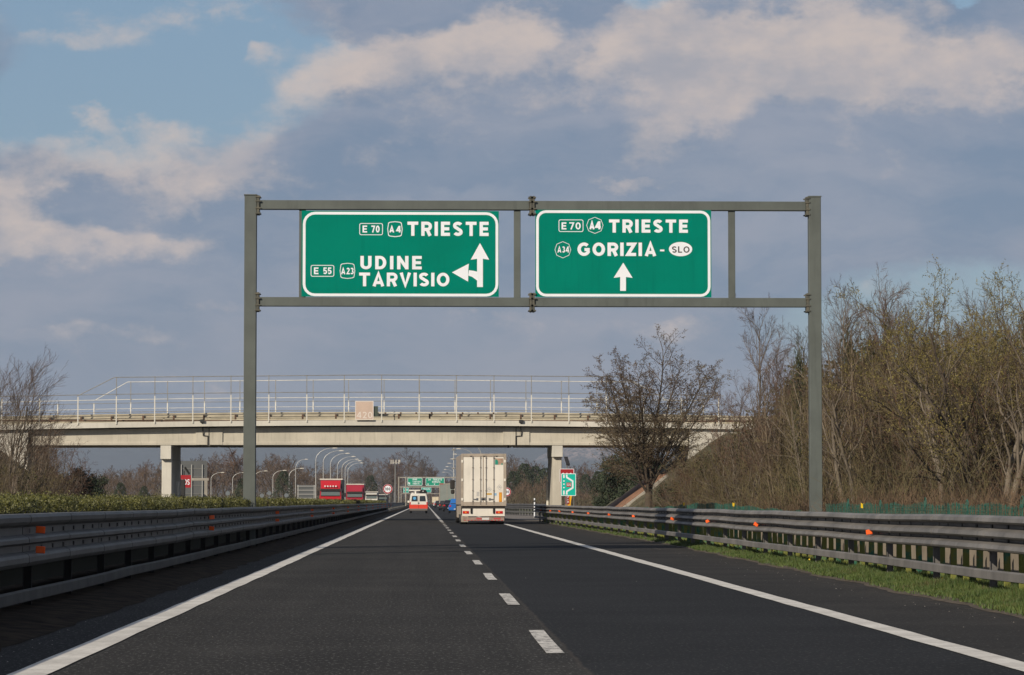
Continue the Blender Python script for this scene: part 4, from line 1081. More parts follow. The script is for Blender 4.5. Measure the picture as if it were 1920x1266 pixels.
mb = MB(); mb.box(-.10, .30, -.055, -.0475, .25, .375); mb.build('number_plate', M_plate, tr)
for y in (2.4, 3.7, 5.0):
    for s_ in (-1, 1): mb = MB(); mb.wheel(s_*1.24, s_*.86, y, .5, .5); w_ = mb.build('wheel', M_tyre, tr); mb = MB(); mb.wheel(s_*1.245, s_*1.20, y, .5, .26, 14); mb.build('hub', M_chrome, w_)
for s_ in (-1, 1): mb = MB(); mb.box(s_*1.25-.012, s_*1.25+.012, 1.4, 6, .55, 1.05); mb.box(s_*1.24, s_*.84, 1.6, 1.63, .12, .95); mb.build('mud_flap', M_tframe, tr)
for s_ in (-1, 1): mb = MB(); mb.box(s_*1.26-.01, s_*1.26+.01, 6.4, 11, .35, 1.02); mb.build('side_guard', M_tframe, tr)
mb = MB(); mb.box(-1.2, 1.2, 14.1, 16.3, .9, 3.6, .15); mb.build('cab', mat('cab_paint', (0.06, 0.06, 0.065), 0.4), tr)
for y in (12.6, 15.5):
    for s_ in (-1, 1): mb = MB(); mb.wheel(s_*1.22, s_*.85, y, .5, .5); mb.build('wheel', M_tyre, tr)
for s_ in (-1, 1): mb = MB(); mb.box(s_*1.40-.16, s_*1.40+.14, 15.9, 16.1, 2.05, 2.62, .06); mb.box(s_*1.38-.13, s_*1.38+.1, 15.9, 16.1, 1.75, 2.02, .05); mb.bar((s_*1.1, 16, 2.6), (s_*1.4, 16, 2.45), .04, .04); mb.build('mirror', M_under, tr)

# ambulance
va = empty('ambulance_van', (-.66, 340, 0), 'white and red ambulance van with roof bar driving ahead in the left lane', 'van')
M_vr = mat('van_red', (0.66, 0.055, 0.030), 0.4); M_vw = mat('van_white', (0.68, 0.66, 0.60), 0.4)
def loft(mb, secs):
    """secs: list of (y, [(halfwidth, z), ...]) cross sections, mirrored in x"""
    n = None; vs = []
    for y, pr in secs:
        ring = [(w_, y, z) for w_, z in pr] + [(-w_, y, z) for w_, z in reversed(pr)]
        n = len(ring); vs += ring
    fs = [(i*n+k, i*n+(k+1) % n, (i+1)*n+(k+1) % n, (i+1)*n+k) for i in range(len(secs)-1) for k in range(n)] + [tuple(range(n-1, -1, -1)), tuple(range((len(secs)-1)*n, len(secs)*n))]
    mb.add(vs, fs)
mb = MB(); sec = lambda a, zt_: [(a*.97, .96), (a, 1.2), (a*.97, 1.55), (a*.88, zt_-.12), (a*.78, zt_)]
loft(mb, [(0, sec(.98, 2.10)), (.12, sec(1.02, 2.18)), (3.9, sec(1.02, 2.18)), (4.6, [(.96, .96), (1.0, 1.1), (.97, 1.25), (.9, 1.3), (.8, 1.35)])]); mb.build('upper_body', M_vw, va)
mb = MB(); loft(mb, [(0, [(.96, .42), (1.0, .55), (1.0, .92), (.97, .958)]), (.1, [(1.0, .40), (1.03, .55), (1.03, .92), (1.0, .958)]), (4.9, [(.95, .40), (1.0, .55), (1.0, .9), (.95, .958)])]); mb.build('lower_body', M_vr, va)
for s_ in (-1, 1):
    mb = MB(); a = .10; b_ = .80
    mb.prism([(s_*a, 1.32), (s_*b_, 1.32), (s_*(b_-.07), 1.92), (s_*(a+.02), 1.92)], -.02, .0); w_ = mb.build('rear_window', M_glass, va)
    mb = MB(); mb.box(s_*.93-.06, s_*.93+.05, -.02, .03, .98, 1.25); mb.build('tail_light', M_rlamp, va)
    mb = MB(); mb.wheel(s_*.98, s_*.74, .75, .32, .32, 16); mb.wheel(s_*.98, s_*.74, 3.9, .32, .32, 16); mb.build('wheel', M_tyre, va)
    mb = MB(); mb.box(s_*1.15-.1, s_*1.15+.1, 4.0, 4.15, 1.15, 1.40, .03); mb.build('mirror', M_vw, va)
mb = MB(); mb.disc(-.45, 1.66, .17, -.024, 20); mb.build('window_emblem', mat('emblem_blue', (0.10, 0.35, 0.62), 0.4), va)
mb = MB(); mb.box(-.012, .012, -.01, -.001, .5, 2.0); mb.box(-.09, .09, -.03, -.0101, 1.06, 1.18); mb.build('door_gap', M_under, va)
mb = MB(); mb.box(-1.0, 1.0, -.10, .02, .27, .52, .03); mb.build('rear_bumper', mat('bumper_grey', (0.13, 0.115, 0.105), 0.7), va)
mb = MB(); mb.box(-.72, -.2, -.012, -.0005, .985, 1.08); mb.build('number_plate', M_plate, va)
mb = MB(); mb.box(-1.08, .35, 1.0, 1.3, 2.48, 2.60); mb.box(-.45, -.27, 1.05, 1.25, 2.18, 2.479); mb.box(-.80, -.55, .6, 1.4, 2.2, 2.28); mb.build('roof_bar', M_vw, va)
mb = MB(); loft(mb, [(.35, [(.30, 2.20), (.36, 2.32), (.22, 2.50)]), (.5, [(.40, 2.19), (.44, 2.36), (.26, 2.62)]), (1.0, [(.40, 2.19), (.44, 2.36), (.26, 2.62)])])
mb.v = [(x+.50, y, z) for x, y, z in mb.v]; mb.build('roof_unit', M_tyre, va)
mb = MB(); mb.tube([(.45, .33, 2.43), (.53, .34, 2.43)], .07, 8); mb.build('roof_lamp', M_wlamp, va)

# box truck ahead
def box_truck(name, x, y, wd, ht, ln, m, label, rear=True):
    o = empty(name, (x, y, 0), label, 'truck')
    mb = MB(); mb.box(-wd/2, wd/2, 0, ln, 1.05, ht, .02); mb.build('box_body', m, o)
    mb = MB(); mb.box(-wd/2-.01, -wd/2+.09, -.02, -.001, 1.1, ht-.02); mb.box(wd/2-.09, wd/2+.01, -.02, -.001, 1.1, ht-.02); mb.box(-.02, .02, -.02, -.001, 1.15, ht-.13); mb.box(-wd/2+.0901, wd/2-.0901, -.02, -.001, ht-.12, ht-.02); mb.build('rear_frame', M_tframe, o)
    mb = MB(); mb.box(-wd/2+.1, wd/2-.1, .1, ln, .75, 1.049); mb.build('chassis', M_under, o)
    mb = MB(); mb.box(-wd/2+.05, wd/2-.05, -.01, .08, .45, .62, .01); mb.build('bumper_bar', M_dust, o)
    for s_ in (-1, 1):
        mb = MB(); mb.box(s_*(wd/2-.3)-.18, s_*(wd/2-.3)+.18, -.04, .02, .66, .80); mb.build('tail_light', M_rlamp, o)
        mb = MB(); mb.wheel(s_*(wd/2-.03), s_*(wd/2-.42), 1.8, .48, .48, 16); mb.build('wheel', M_tyre, o)
        mb = MB(); mb.wheel(s_*(wd/2-.03), s_*(wd/2-.35), ln+.8, .48, .48, 16); mb.build('wheel', M_tyre, o)
    mb = MB(); mb.box(-wd/2+.08, wd/2-.08, ln+.2, ln+2.0, .6, min(ht, 2.9), .12); mb.build('cab', M_vw, o)
    return o
bt = box_truck('box_truck', 3.66, 498, 2.5, 4.25, 8, mat('grey_tarpaulin', (0.20, 0.225, 0.205), 0.6, var=.08, scale=1), 'grey box truck ahead of the white truck, seen past its left side')
mb = MB(); mb.disc(.45, 1.45, .28, -.025, 6); mb.build('rear_emblem', mat('emblem_green', (0.02, 0.30, 0.20), 0.5), bt)
mb = MB(); mb.box(-1.2, -.6, -.03, -.021, 4.12, 4.23); mb.build('marker_lamp', M_rlamp, bt)
box_truck('box_truck', 3.35, 950, 2.1, 2.85, 5, mat('beige_box', (0.60, 0.53, 0.38), 0.6), 'small beige box truck far ahead, left of the grey box truck')

def car(x, y, m, label, ht=1.48, wd=1.74, plate=M_plate, van=False):
    o = empty('car', (x, y, 0), label, 'car', 'cars queued in the right lane')
    a = wd/2
    mb = MB(); loft(mb, [(0, [(a*.86, .34), (a*.93, .55), (a*.90, .86), (a*.80, .93)]), (.15, [(a*.95, .25), (a, .55), (a*.97, .88), (a*.88, .96)]), (3.4, [(a*.95, .25), (a, .55), (a*.97, .84), (a*.85, .92)]), (4.2, [(a*.8, .30), (a*.85, .5), (a*.8, .68), (a*.6, .72)])]); mb.build('body', m, o)
    mb = MB(); loft(mb, [(.12, [(a*.86, .93), (a*.86, .98)]), (.42, [(a*.84, .95), (a*.66, ht-.03)]), (.7, [(a*.84, .95), (a*.64, ht)]), (2.2, [(a*.84, .95), (a*.64, ht-.02)]), (3.1, [(a*.84, .90), (a*.8, .95)])]); mb.build('cabin', m, o)
    mb = MB(); b_ = ht-.12; mb.add([(-a*.74, .135, 1.02), (a*.74, .135, 1.02), (a*.60, .395, b_), (-a*.60, .395, b_)], [(0, 1, 2, 3)]); mb.build('rear_window', M_glass, o)
    mb = MB()
    for s_ in (-1, 1): mb.add([(s_*a*.83, .62, 1.0), (s_*a*.83, 2.9, 1.0), (s_*a*.70, 2.2, ht-.11), (s_*a*.70, .8, ht-.10)], [(0, 1, 2, 3)])
    mb.build('side_window', M_glass, o)
    for s_ in (-1, 1):
        mb = MB(); mb.box(s_*a*.78-.11, s_*a*.78+.10, -.02, .08, .68, .88, .02); mb.build('tail_light', M_rlamp, o)
        for yy in (.75, 3.35): mb = MB(); mb.wheel(s_*a*.98, s_*a*.74, yy, .31, .31, 16); mb.build('wheel', M_tyre, o)
    mb = MB(); mb.box(-a*.88, a*.88, -.06, .05, .28, .50, .03); mb.build('rear_bumper', m, o)
    mb = MB(); mb.box(-.26, .26, -.075, -.061, .38, .49) if plate is M_plate else mb.box(-.26, .26, -.03, -.001, .62, .74); mb.build('number_plate', plate, o)
    return o
car(3.62, 350, mat('car_blue', (0.02, 0.13, 0.42), 0.3), 'bright blue hatchback half hidden behind the left side of the white truck', 1.62)
car(3.30, 402, mat('car_black', (0.012, 0.014, 0.02), 0.25), 'dark blue-black car just left of the blue hatchback', 1.50)
car(3.0, 462, mat('car_charcoal', (0.03, 0.03, 0.032), 0.3), 'dark car with an amber plate in front of the grey box truck', 1.45, plate=M_olamp)
car(2.85, 610, mat('car_deep_grey', (0.018, 0.02, 0.022), 0.3), 'small dark car with white glints beside the beige box truck', 1.5)
car(3.0, 760, mat('car_silver', (0.42, 0.42, 0.42), 0.3), 'tiny silver car farthest ahead in the right lane', 1.45)

# oncoming vehicles (front faces towards the camera)
def oncoming_truck(x, y, m, label, s_h, box_h, box_m, lamps, wd=2.4, defl=True):
    o = empty('truck', (x, y, 0), label, 'truck', 'oncoming trucks on the opposite carriageway', rz=math.pi)
    a = wd/2      # local +y is the tail, so the rotated front looks at the camera: front face at y=0 looking -y before rotation
    o.rotation_euler = (0, 0, 0)
    mb = MB(); loft(mb, [(0, [(a*.93, .45), (a*.97, 1.2), (a*.96, 1.92), (a*.95, 1.95)]), (.1, [(a, .40), (a, 1.2), (a, 1.92), (a, 1.96)]), (2.2, [(a, .40), (a, 1.2), (a, 1.92), (a, 1.96)])]); mb.build('cab_lower', m, o)
    mb = MB(); loft(mb, [(.04, [(a*.96, 1.961), (a*.92, 2.6), (a*.88, s_h)]), (.5, [(a*.99, 1.961), (a*.96, 2.6), (a*.90, s_h+.05)]), (2.2, [(a*.99, 1.961), (a*.96, 2.6), (a*.92, s_h+.05)])]); mb.build('cab_upper', m, o)
    mb = MB(); mb.prism([(-a*.88, 1.86), (a*.88, 1.86), (a*.85, 2.46), (-a*.85, 2.46)], .0, .035); mb.build('windscreen', mat('windscreen_glass', (0.13, 0.165, 0.165), 0.2, spec=.8), o)
    mb = MB(); mb.prism([(-a*.95, 2.48), (a*.95, 2.48), (a*.90, 2.70), (-a*.90, 2.70)], -.18, .03); mb.build('sun_visor', M_under, o)
    mb = MB(); mb.box(-a*.6, a*.6, -.03, -.001, .7, 1.25); mb.box(-a*.9, a*.9, -.06, -.001, .40, .62); mb.build('grille', M_under, o)
    for s_ in (-1, 1):
        mb = MB(); mb.box(s_*a*.78-.17, s_*a*.78+.17, -.03, .06, .72, .98, .02); mb.build('headlight', M_wlamp, o)
        mb = MB(); mb.box(s_*(a+.16)-.11, s_*(a+.16)+.11, .15, .35, 1.95, 2.50, .04); mb.build('mirror', M_under, o)
        mb = MB(); mb.wheel(s_*a*.98, s_*a*.7, 1.2, .5, .5, 16); mb.build('wheel', M_tyre, o)
        mb = MB(); mb.wheel(s_*a*.98, s_*a*.7, 8, .5, .5, 16); mb.build('wheel', M_tyre, o)
    if defl:
        mb = MB(); loft(mb, [(.15, [(a*.84, s_h*.9), (a*.86, s_h+.05)]), (.7, [(a*.9, s_h*.9), (a*.93, box_h-.22)]), (1.9, [(a*.9, s_h*.9), (a*.93, box_h-.18)])]); mb.build('roof_deflector', m, o)
    if lamps:
        mb = MB()
        for k in range(5): mb.disc(-a*.5+k*a*.25, 2.98, .085, -.02, 10); mb.box(-a*.5+k*a*.25-.07, -a*.5+k*a*.25+.07, -.018, .2, 2.93, 3.03)
        mb.build('roof_lamps', M_wlamp, o)
    mb = MB(); mb.box(-1.25, 1.25, 2.5, 12, 1.0, box_h-.12, .02); mb.build('box_body', box_m, o)
    mb = MB(); mb.box(-1.27, 1.27, 2.45, 12.02, box_h-.119, box_h, .01); mb.build('roof_edge', M_tw, o)
    return o
M_tred = mat('truck_red', (0.43, 0.009, 0.018), 0.4)
M_tred2 = mat('truck_red_box', (0.30, 0.009, 0.028), 0.5)
M_boxd = mat('dark_tarpaulin', (0.045, 0.045, 0.045), 0.6)
oncoming_truck(-10.35, 337, M_tred, 'oncoming red truck with roof lamps, nearest above the central hedge', 2.74, 3.82, M_boxd, True)
oncoming_truck(-9.80, 430, M_tred2, 'second oncoming truck with a tall plain red front, behind the first red truck', 2.74, 3.80, M_tred2, False)
mb = MB(); mb.box(-1.24, -1.02, -.2, -.02, .3, 2.9); 
o = oncoming_truck(-10.4, 600, M_vw, 'small white oncoming truck right of the two red trucks', 2.9, 3.25, M_boxd, False, defl=False)
o = oncoming_truck(-10.25, 750, mat('coach_blue', (0.02, 0.025, 0.035), 0.3), 'dark oncoming truck farthest right behind the white one', 2.9, 3.1, M_boxd, False, defl=False)

# unseen board added over the opposite carriageway to throw a shadow on the lanes
YO = 66.0
o = empty('shadow_board', (-17.5, YO, 0), 'unseen grey panel on two posts, added to cast a shadow on the lanes', 'shadow_board')
for x in (-18.9, -9.9):
    mb = MB(); mb.box(x-.2, x+.2, YO-.2, YO+.2, 0, 16.4); stick(mb.build('post', M_gan), o)
mb = MB(); mb.box(-15.5, -6.5, YO-.26, YO-.21, 12.7, 16.6); stick(mb.build('shadow_panel', M_gan), o)
for z in (13.0, 16.0): mb = MB(); mb.box(-18.69, -6.8, YO-.205, YO-.05, z, z+.25); stick(mb.build('beam', M_gan), o)

# ================================================================== VEGETATION
def wander(rg, d, a):
    return (d + Vector((rg.gauss(0, a), rg.gauss(0, a), rg.gauss(0, a)))).normalized()
def tilt_from(rg, d, ang):
    o = d.orthogonal().normalized(); o.rotate(Matrix.Rotation(rg.uniform(0, 2*math.pi), 3, d))
    return (d*math.cos(ang) + o*math.sin(ang)).normalized()
def ribbon(mb, pts, w0, w1, rg):
    s = None; vs = []; n = len(pts)
    for i, p in enumerate(pts):
        d = (pts[min(i+1, n-1)]-pts[max(i-1, 0)])
        if s is None: s = tilt_from(rg, d.normalized(), math.pi/2)
        w_ = w0+(w1-w0)*i/(n-1); vs += [p-s*w_/2, p+s*w_/2]
    mb.add(vs, [(2*i, 2*i+1, 2*i+3, 2*i+2) for i in range(n-1)])
class Tree:
    """levels: list of dicts n, len, ang, up, start; the last level is drawn as twigs"""
    def __init__(self, seed, levels, r0, twig=.010, bud=None, wob=.10, lean=(0, 0, 0)):
        self.rg = random.Random(seed); self.limb = MB(); self.tw = MB(); self.bd = MB(); self.L = levels; self.twig = twig; self.bud = bud; self.wob = wob; self.phase = seed*1.3; self.lean = Vector(lean)
    def grow(self, p, d, ln, r, lv):
        rg = self.rg; L = self.L[lv]; last = lv == len(self.L)-1
        n = 3 if last else (8 if lv == 0 else 5); pts = [p.copy()]; dirs = [d.copy()]
        for i in range(n):
            d = wander(rg, d, self.wob*(1.6 if lv else .6)); d = (d + Vector((0, 0, L.get('up', 0))) + self.lean*(.25 if lv else .1)).normalized()
            p = p + d*ln/n; pts.append(p.copy()); dirs.append(d.copy())
        r1 = r*L.get('taper', .35)
        if r > self.twig*1.15 and not last:
            self.limb.tube(pts, [r+(r1-r)*i/n for i in range(n+1)], 7 if lv == 0 else (5 if lv == 1 else 3), False)
        else: ribbon(self.tw, pts, max(self.twig, r*1.6), self.twig*.5, rg)
        if self.bud and lv >= len(self.L)-2:
            bs, bn = self.bud
            for k in range(bn):
                t = rg.uniform(.2, 1)*n; i = min(n-1, int(t)); q = pts[i].lerp(pts[i+1], t-i) + Vector((rg.gauss(0, .03), rg.gauss(0, .03), rg.gauss(0, .03)))
                a = Vector((rg.gauss(0, 1), rg.gauss(0, 1), rg.gauss(0, 1))).normalized()*bs*rg.uniform(.6, 1.4); b = tilt_from(rg, a.normalized(), 1.3)*bs*.45
                self.bd.add([q, q+a*.5+b, q+a, q+a*.5-b], [(0, 1, 2, 3)])
        if last: return
        M = self.L[lv+1]; cnt = M['n'] if lv else M['n']
        for k in range(cnt):
            t = M.get('start', .2)+(1-M.get('start', .2))*((k+rg.uniform(.1, .9))/cnt)
            f = t*n; i = min(n-1, int(f)); q = pts[i].lerp(pts[i+1], f-i)
            a = R(rg.uniform(*M['ang'])); cd = tilt_from(rg, dirs[i], a)
            if lv == 0:     # limbs leave the trunk all round it
                o_ = Vector((math.cos(2.4*k+self.phase), math.sin(2.4*k+self.phase), 0)); cd = (dirs[i]*math.cos(a) + (o_-dirs[i]*o_.dot(dirs[i])).normalized()*math.sin(a)).normalized()
            self.grow(q, cd, ln*rg.uniform(*M['len'])*(1-.45*t*M.get('shrink', 1)), max(r*(1-.6*t)*M.get('r', .5), .004), lv+1)
    def run(self, stems, spread, height, r):
        rg = self.rg
        for k in range(stems):
            a = 2*math.pi*(k+rg.random())/stems; s_ = rg.uniform(.3, 1)*spread if stems > 1 else spread*rg.random()
            d = Vector((math.cos(a)*s_, math.sin(a)*s_, 1)).normalized()
            self.grow(Vector((math.cos(a)*.18*(stems > 1), math.sin(a)*.18*(stems > 1), -.1)), d, height*rg.uniform(.80, 1.0), r*rg.uniform(.7, 1), 0)
        return self
def bark(name, c, c2): return mat(name, c, .9, var=.3, scale=3.0, c2=c2, bump=.3)
M_bark = bark('bark_grey_brown', (0.070, 0.053, 0.038), (0.115, 0.092, 0.068))
M_bark_l = bark('bark_pale', (0.15, 0.122, 0.090), (0.22, 0.185, 0.145))
M_pb = bark('bark_tan', (0.125, 0.092, 0.060), (0.19, 0.148, 0.10))
M_twb = mat('twigs_brown', (0.080, 0.052, 0.034), .9, var=.3, scale=1.5, c2=(0.125, 0.086, 0.056))
M_twr = mat('twigs_reddish', (0.105, 0.056, 0.035), .9, var=.3, scale=1.5, c2=(0.14, 0.082, 0.05))
M_twy = mat('twigs_olive', (0.115, 0.092, 0.036), .9, var=.3, scale=1.5, c2=(0.155, 0.125, 0.058))
M_twg = mat('twigs_pinkish_grey', (0.135, 0.100, 0.084), .9, var=.2, scale=1.5, c2=(0.18, 0.14, 0.118))
M_budy = mat('buds_yellow_green', (0.20, 0.165, 0.030), .8, var=.3, scale=2, c2=(0.23, 0.195, 0.06))
M_budb = mat('buds_brown', (0.115, 0.075, 0.048), .8, var=.3, scale=2, c2=(0.13, 0.11, 0.05))
M_ivy = mat('ivy_leaves', (0.022, 0.034, 0.012), .75, var=.4, scale=2, c2=(0.062, 0.070, 0.020))
M_ever = mat('evergreen_leaves', (0.022, 0.038, 0.020), .75, var=.4, scale=1.2, c2=(0.050, 0.068, 0.030))
M_dead = mat('dead_stems', (0.090, 0.056, 0.033), .95, var=.4, scale=3, c2=(0.155, 0.104, 0.062))
M_straw = mat('straw_stems', (0.17, 0.13, 0.07), .95, var=.4, scale=3, c2=(0.11, 0.10, 0.04))

PROTO = {}
def proto(key, T, barkm, twm, budm=None):
    """keep the meshes of a plant kind: (name, mesh) of each part"""
    parts = []
    if T.limb.v: o = T.limb.build('trunk', barkm, None, True); parts.append(o)
    if T.tw.v: parts.append(T.tw.build('twigs', twm))
    if T.bd.v and budm: parts.append(T.bd.build('buds', budm))
    PROTO[key] = [(o.name.split('.')[0], o.data) for o in parts]
    for o in parts: bpy.data.objects.remove(o)
def plant(key, name, x, y, h, label, cat='tree', group=None, rz=0, wide=1.0, z=0.0, kind=None):
    """h scales the unit height plant; every part is a copy sharing the mesh"""
    o = empty(name, (x, y, z), label, cat, group, rz); o.scale = (h*wide, h*wide, h)
    for nm, me in PROTO[key]:
        c = bpy.data.objects.new(nm, me); COL.objects.link(c); c.parent = o
    return o
def norm(T, h):
    """scale a grown plant to unit height"""
    for mb in (T.limb, T.tw, T.bd): mb.v = [(x/h, y/h, z/h) for x, y, z in mb.v]
    return T
def top(T): return max([v[2] for v in T.tw.v] or [1])
def mk(key, barkm, twm, budm, seed, levels, stems, spread, r, hreal=11.0, **kw):
    T = Tree(seed, levels, r, **kw).run(stems, spread, 10.0, r); k = top(T)/hreal      # first growth only tells how tall it gets
    kw['twig'] = kw.get('twig', .01)*k
    if kw.get('bud'): kw['bud'] = (kw['bud'][0]*k, kw['bud'][1])
    T = Tree(seed, levels, r*k, **kw).run(stems, spread, 10.0, r*k); norm(T, top(T)); proto(key, T, barkm, twm, budm)

# wide spreading tree with bud speckled twigs (beside the bridge)
def dome_tree(seed):
    k = .93
    T = Tree(seed, [dict(up=.035, taper=.16), dict(n=19, len=(.28, .44), ang=(24, 60), start=.06, up=.03, r=.42, shrink=1.1), dict(n=10, len=(.35, .58), ang=(22, 52), start=.12, up=.035, r=.5), dict(n=5, len=(.42, .66), ang=(20, 55), up=.03, r=.5)], .1, twig=.014*k, bud=(.070*k, 2), wob=.075)
    T.limb.tube([(0, 0, -.2), (.03, 0, .9), (.0, .03, 1.8), (-.05, 0, 2.7)], [.26, .21, .19, .17], 9, False)
    for q in range(12):
        a = 2.4*q+seed; s_ = (q/12.0)**.75*.90; z0 = 2.6-.9*(q % 5)/5
        T.grow(Vector((math.cos(a)*.10, math.sin(a)*.10, z0)), Vector((math.cos(a)*s_, math.sin(a)*s_, 1)).normalized(), (8.1-1.9*s_)*T.rg.uniform(.92, 1.04), .105-.035*s_, 0)
    return T
T = dome_tree(5); norm(T, top(T)); proto('spread', T, M_bark, M_twb, M_budb)
T_A = PROTO['spread']
# slender upright trees
for k in range(3):
    mk('slender%d' % k, M_bark_l if k == 1 else M_bark, [M_twg, M_twb, M_twr][k], None, 30+k, [dict(up=.05, taper=.15), dict(n=30, len=(.26, .42), ang=(22, 48), start=.20, up=.07, r=.42), dict(n=10, len=(.32, .55), ang=(22, 50), start=.15, up=.05, r=.5), dict(n=9, len=(.40, .65), ang=(20, 60), up=.04, r=.5)], 1, .08, .11, twig=.013, wob=.09)
mk('trunky', M_bark_l, M_twb, M_budy, 163, [dict(up=.05, taper=.4), dict(n=8, len=(.50, .75), ang=(16, 42), start=.30, up=.06, r=.55), dict(n=7, len=(.36, .55), ang=(20, 50), start=.25, up=.05, r=.5), dict(n=6, len=(.36, .6), ang=(20, 55), start=.2, up=.04, r=.5), dict(n=4, len=(.4, .65), ang=(20, 55), r=.5)], 2, .22, .17, twig=.013, bud=(.045, 1), wob=.11)
# several stemmed trees with yellow green catkins
for k in range(2):
    mk('budding%d' % k, M_bark_l if k else M_bark, M_twy, M_budy, 50+k, [dict(up=.03, taper=.35), dict(n=10, len=(.42, .62), ang=(18, 48), start=.22, up=.07, r=.5), dict(n=9, len=(.36, .55), ang=(20, 55), start=.15, up=.05, r=.5), dict(n=8, len=(.40, .65), ang=(20, 60), up=.05, r=.5)], 3, .30, .13, twig=.013, bud=(.055, 3), wob=.12)
# arching many stemmed shrubs
for k in range(3):
    mk('thicket%d' % k, [M_bark_l, M_bark, M_bark][k], [M_twb, M_twr, M_twy][k], None, 70+k, [dict(up=.02, taper=.2), dict(n=8, len=(.28, .48), ang=(15, 45), start=.2, up=.04, r=.5), dict(n=6, len=(.35, .6), ang=(18, 55), up=.02, r=.5), dict(n=4, len=(.4, .6), ang=(20, 60), r=.5)], 12, .50, .060, hreal=6, twig=.014, wob=.13)
for k in range(2):
    mk('poles%d' % k, [M_pb, M_bark_l][k], [M_twb, M_twy][k], None, 140+k, [dict(up=.03, taper=.25), dict(n=13, len=(.16, .30), ang=(18, 45), start=.30, up=.05, r=.45), dict(n=8, len=(.35, .6), ang=(18, 50), up=.03, r=.5), dict(n=3, len=(.4, .6), ang=(20, 60), r=.5)], 10, .34, .075, hreal=9, twig=.013, wob=.08)
# whippy birch like stand leaning to the right
mk('whips', M_bark_l, M_twb, None, 91, [dict(up=.06, taper=.15), dict(n=15, len=(.32, .52), ang=(14, 32), start=.2, up=.05, r=.45), dict(n=8, len=(.40, .62), ang=(14, 34), up=.05, r=.5), dict(n=3, len=(.5, .7), ang=(12, 30), up=.03, r=.5)], 5, .22, .075, twig=.013, wob=.07, lean=(.16, 0, 0))
# far crowns, drawn with fewer and stouter twigs
for k in range(3):
    mk('far%d' % k, M_bark, [M_twb, M_twr, M_twg][k], None, 110+k, [dict(up=.03, taper=.3), dict(n=13, len=(.42, .66), ang=(25, 60), start=.22, up=.06, r=.5), dict(n=9, len=(.38, .60), ang=(25, 60), up=.04, r=.5), dict(n=9, len=(.42, .7), ang=(25, 65), up=.02, r=.5)], 1+k % 2, .10, .22, hreal=11, twig=.050, wob=.12)

def leaf_cloud(key, seed, n, size, lumps, m, flat_=1.0, stemm=None):
    rg = random.Random(seed); mb = MB()
    cs = []
    for k in range(lumps):
        a = rg.uniform(0, 6.28); rr = rg.uniform(0, .30); z = rg.uniform(.12, .86)
        cs.append((Vector((rr*math.cos(a)*(1.15-z*.5), rr*math.sin(a)*(1.15-z*.5), z)), rg.uniform(.09, .19)))
    for i in range(n):
        c, r = cs[rg.randrange(lumps)]
        d = Vector((rg.gauss(0, 1), rg.gauss(0, 1), rg.gauss(0, 1))).normalized()*r*rg.uniform(.45, 1.05)
        p = c+d*flat_
        if p.z < 0: p.z = abs(p.z)
        a = Vector((rg.gauss(0, 1), rg.gauss(0, 1), rg.gauss(0, .7))).normalized()*size*rg.uniform(.6, 1.3); b = tilt_from(rg, a.normalized(), 1.4)*size*.35
        mb.add([p, p+a*.5+b, p+a, p+a*.5-b], [(0, 1, 2, 3)])
    o = mb.build('foliage', m); tb = MB()
    for c, r in cs[:12]: tb.tube([(0, 0, 0), (c.x*.4, c.y*.4, c.z*.5), tuple(c)], [.016, .010, .004], 5, False)
    s = tb.build('trunk', stemm or M_bark)
    PROTO[key] = [('trunk', s.data), ('foliage', o.data)]; bpy.data.objects.remove(o); bpy.data.objects.remove(s)
leaf_cloud('ivy', 5, 5200, .030, 26, M_ivy)
leaf_cloud('ivy2', 6, 5200, .030, 30, mat('olive_leaves', (0.040, 0.042, 0.014), .8, var=.4, scale=2, c2=(0.095, 0.085, 0.028)))
leaf_cloud('ever', 7, 6500, .036, 34, M_ever)
# umbrella like pines
rg = random.Random(77); mb = MB()
for k in range(3600):
    t = rg.random()**.8; z = .25+.75*t; rr = (.36*(1-t)**.6+.06)*rg.uniform(.5, 1); a = rg.uniform(0, 6.28)
    if math.sin(a*3+z*17)*.5+.5 < rg.random()*.7: continue
    p = Vector((rr*math.cos(a), rr*math.sin(a), z)); q = Vector((rg.gauss(0, 1), rg.gauss(0, 1), rg.gauss(0, .5))).normalized()*.035; b = tilt_from(rg, q.normalized(), 1.4)*.014
    mb.add([p, p+q*.5+b, p+q, p+q*.5-b], [(0, 1, 2, 3)])
o = mb.build('foliage', M_ever); tb = MB(); tb.tube([(0, 0, 0), (.01, 0, .5), (0, 0, .95)], [.022, .014, .004], 6, False); s = tb.build('trunk', M_bark)
PROTO['pine'] = [('trunk', s.data), ('foliage', o.data)]; bpy.data.objects.remove(o); bpy.data.objects.remove(s)

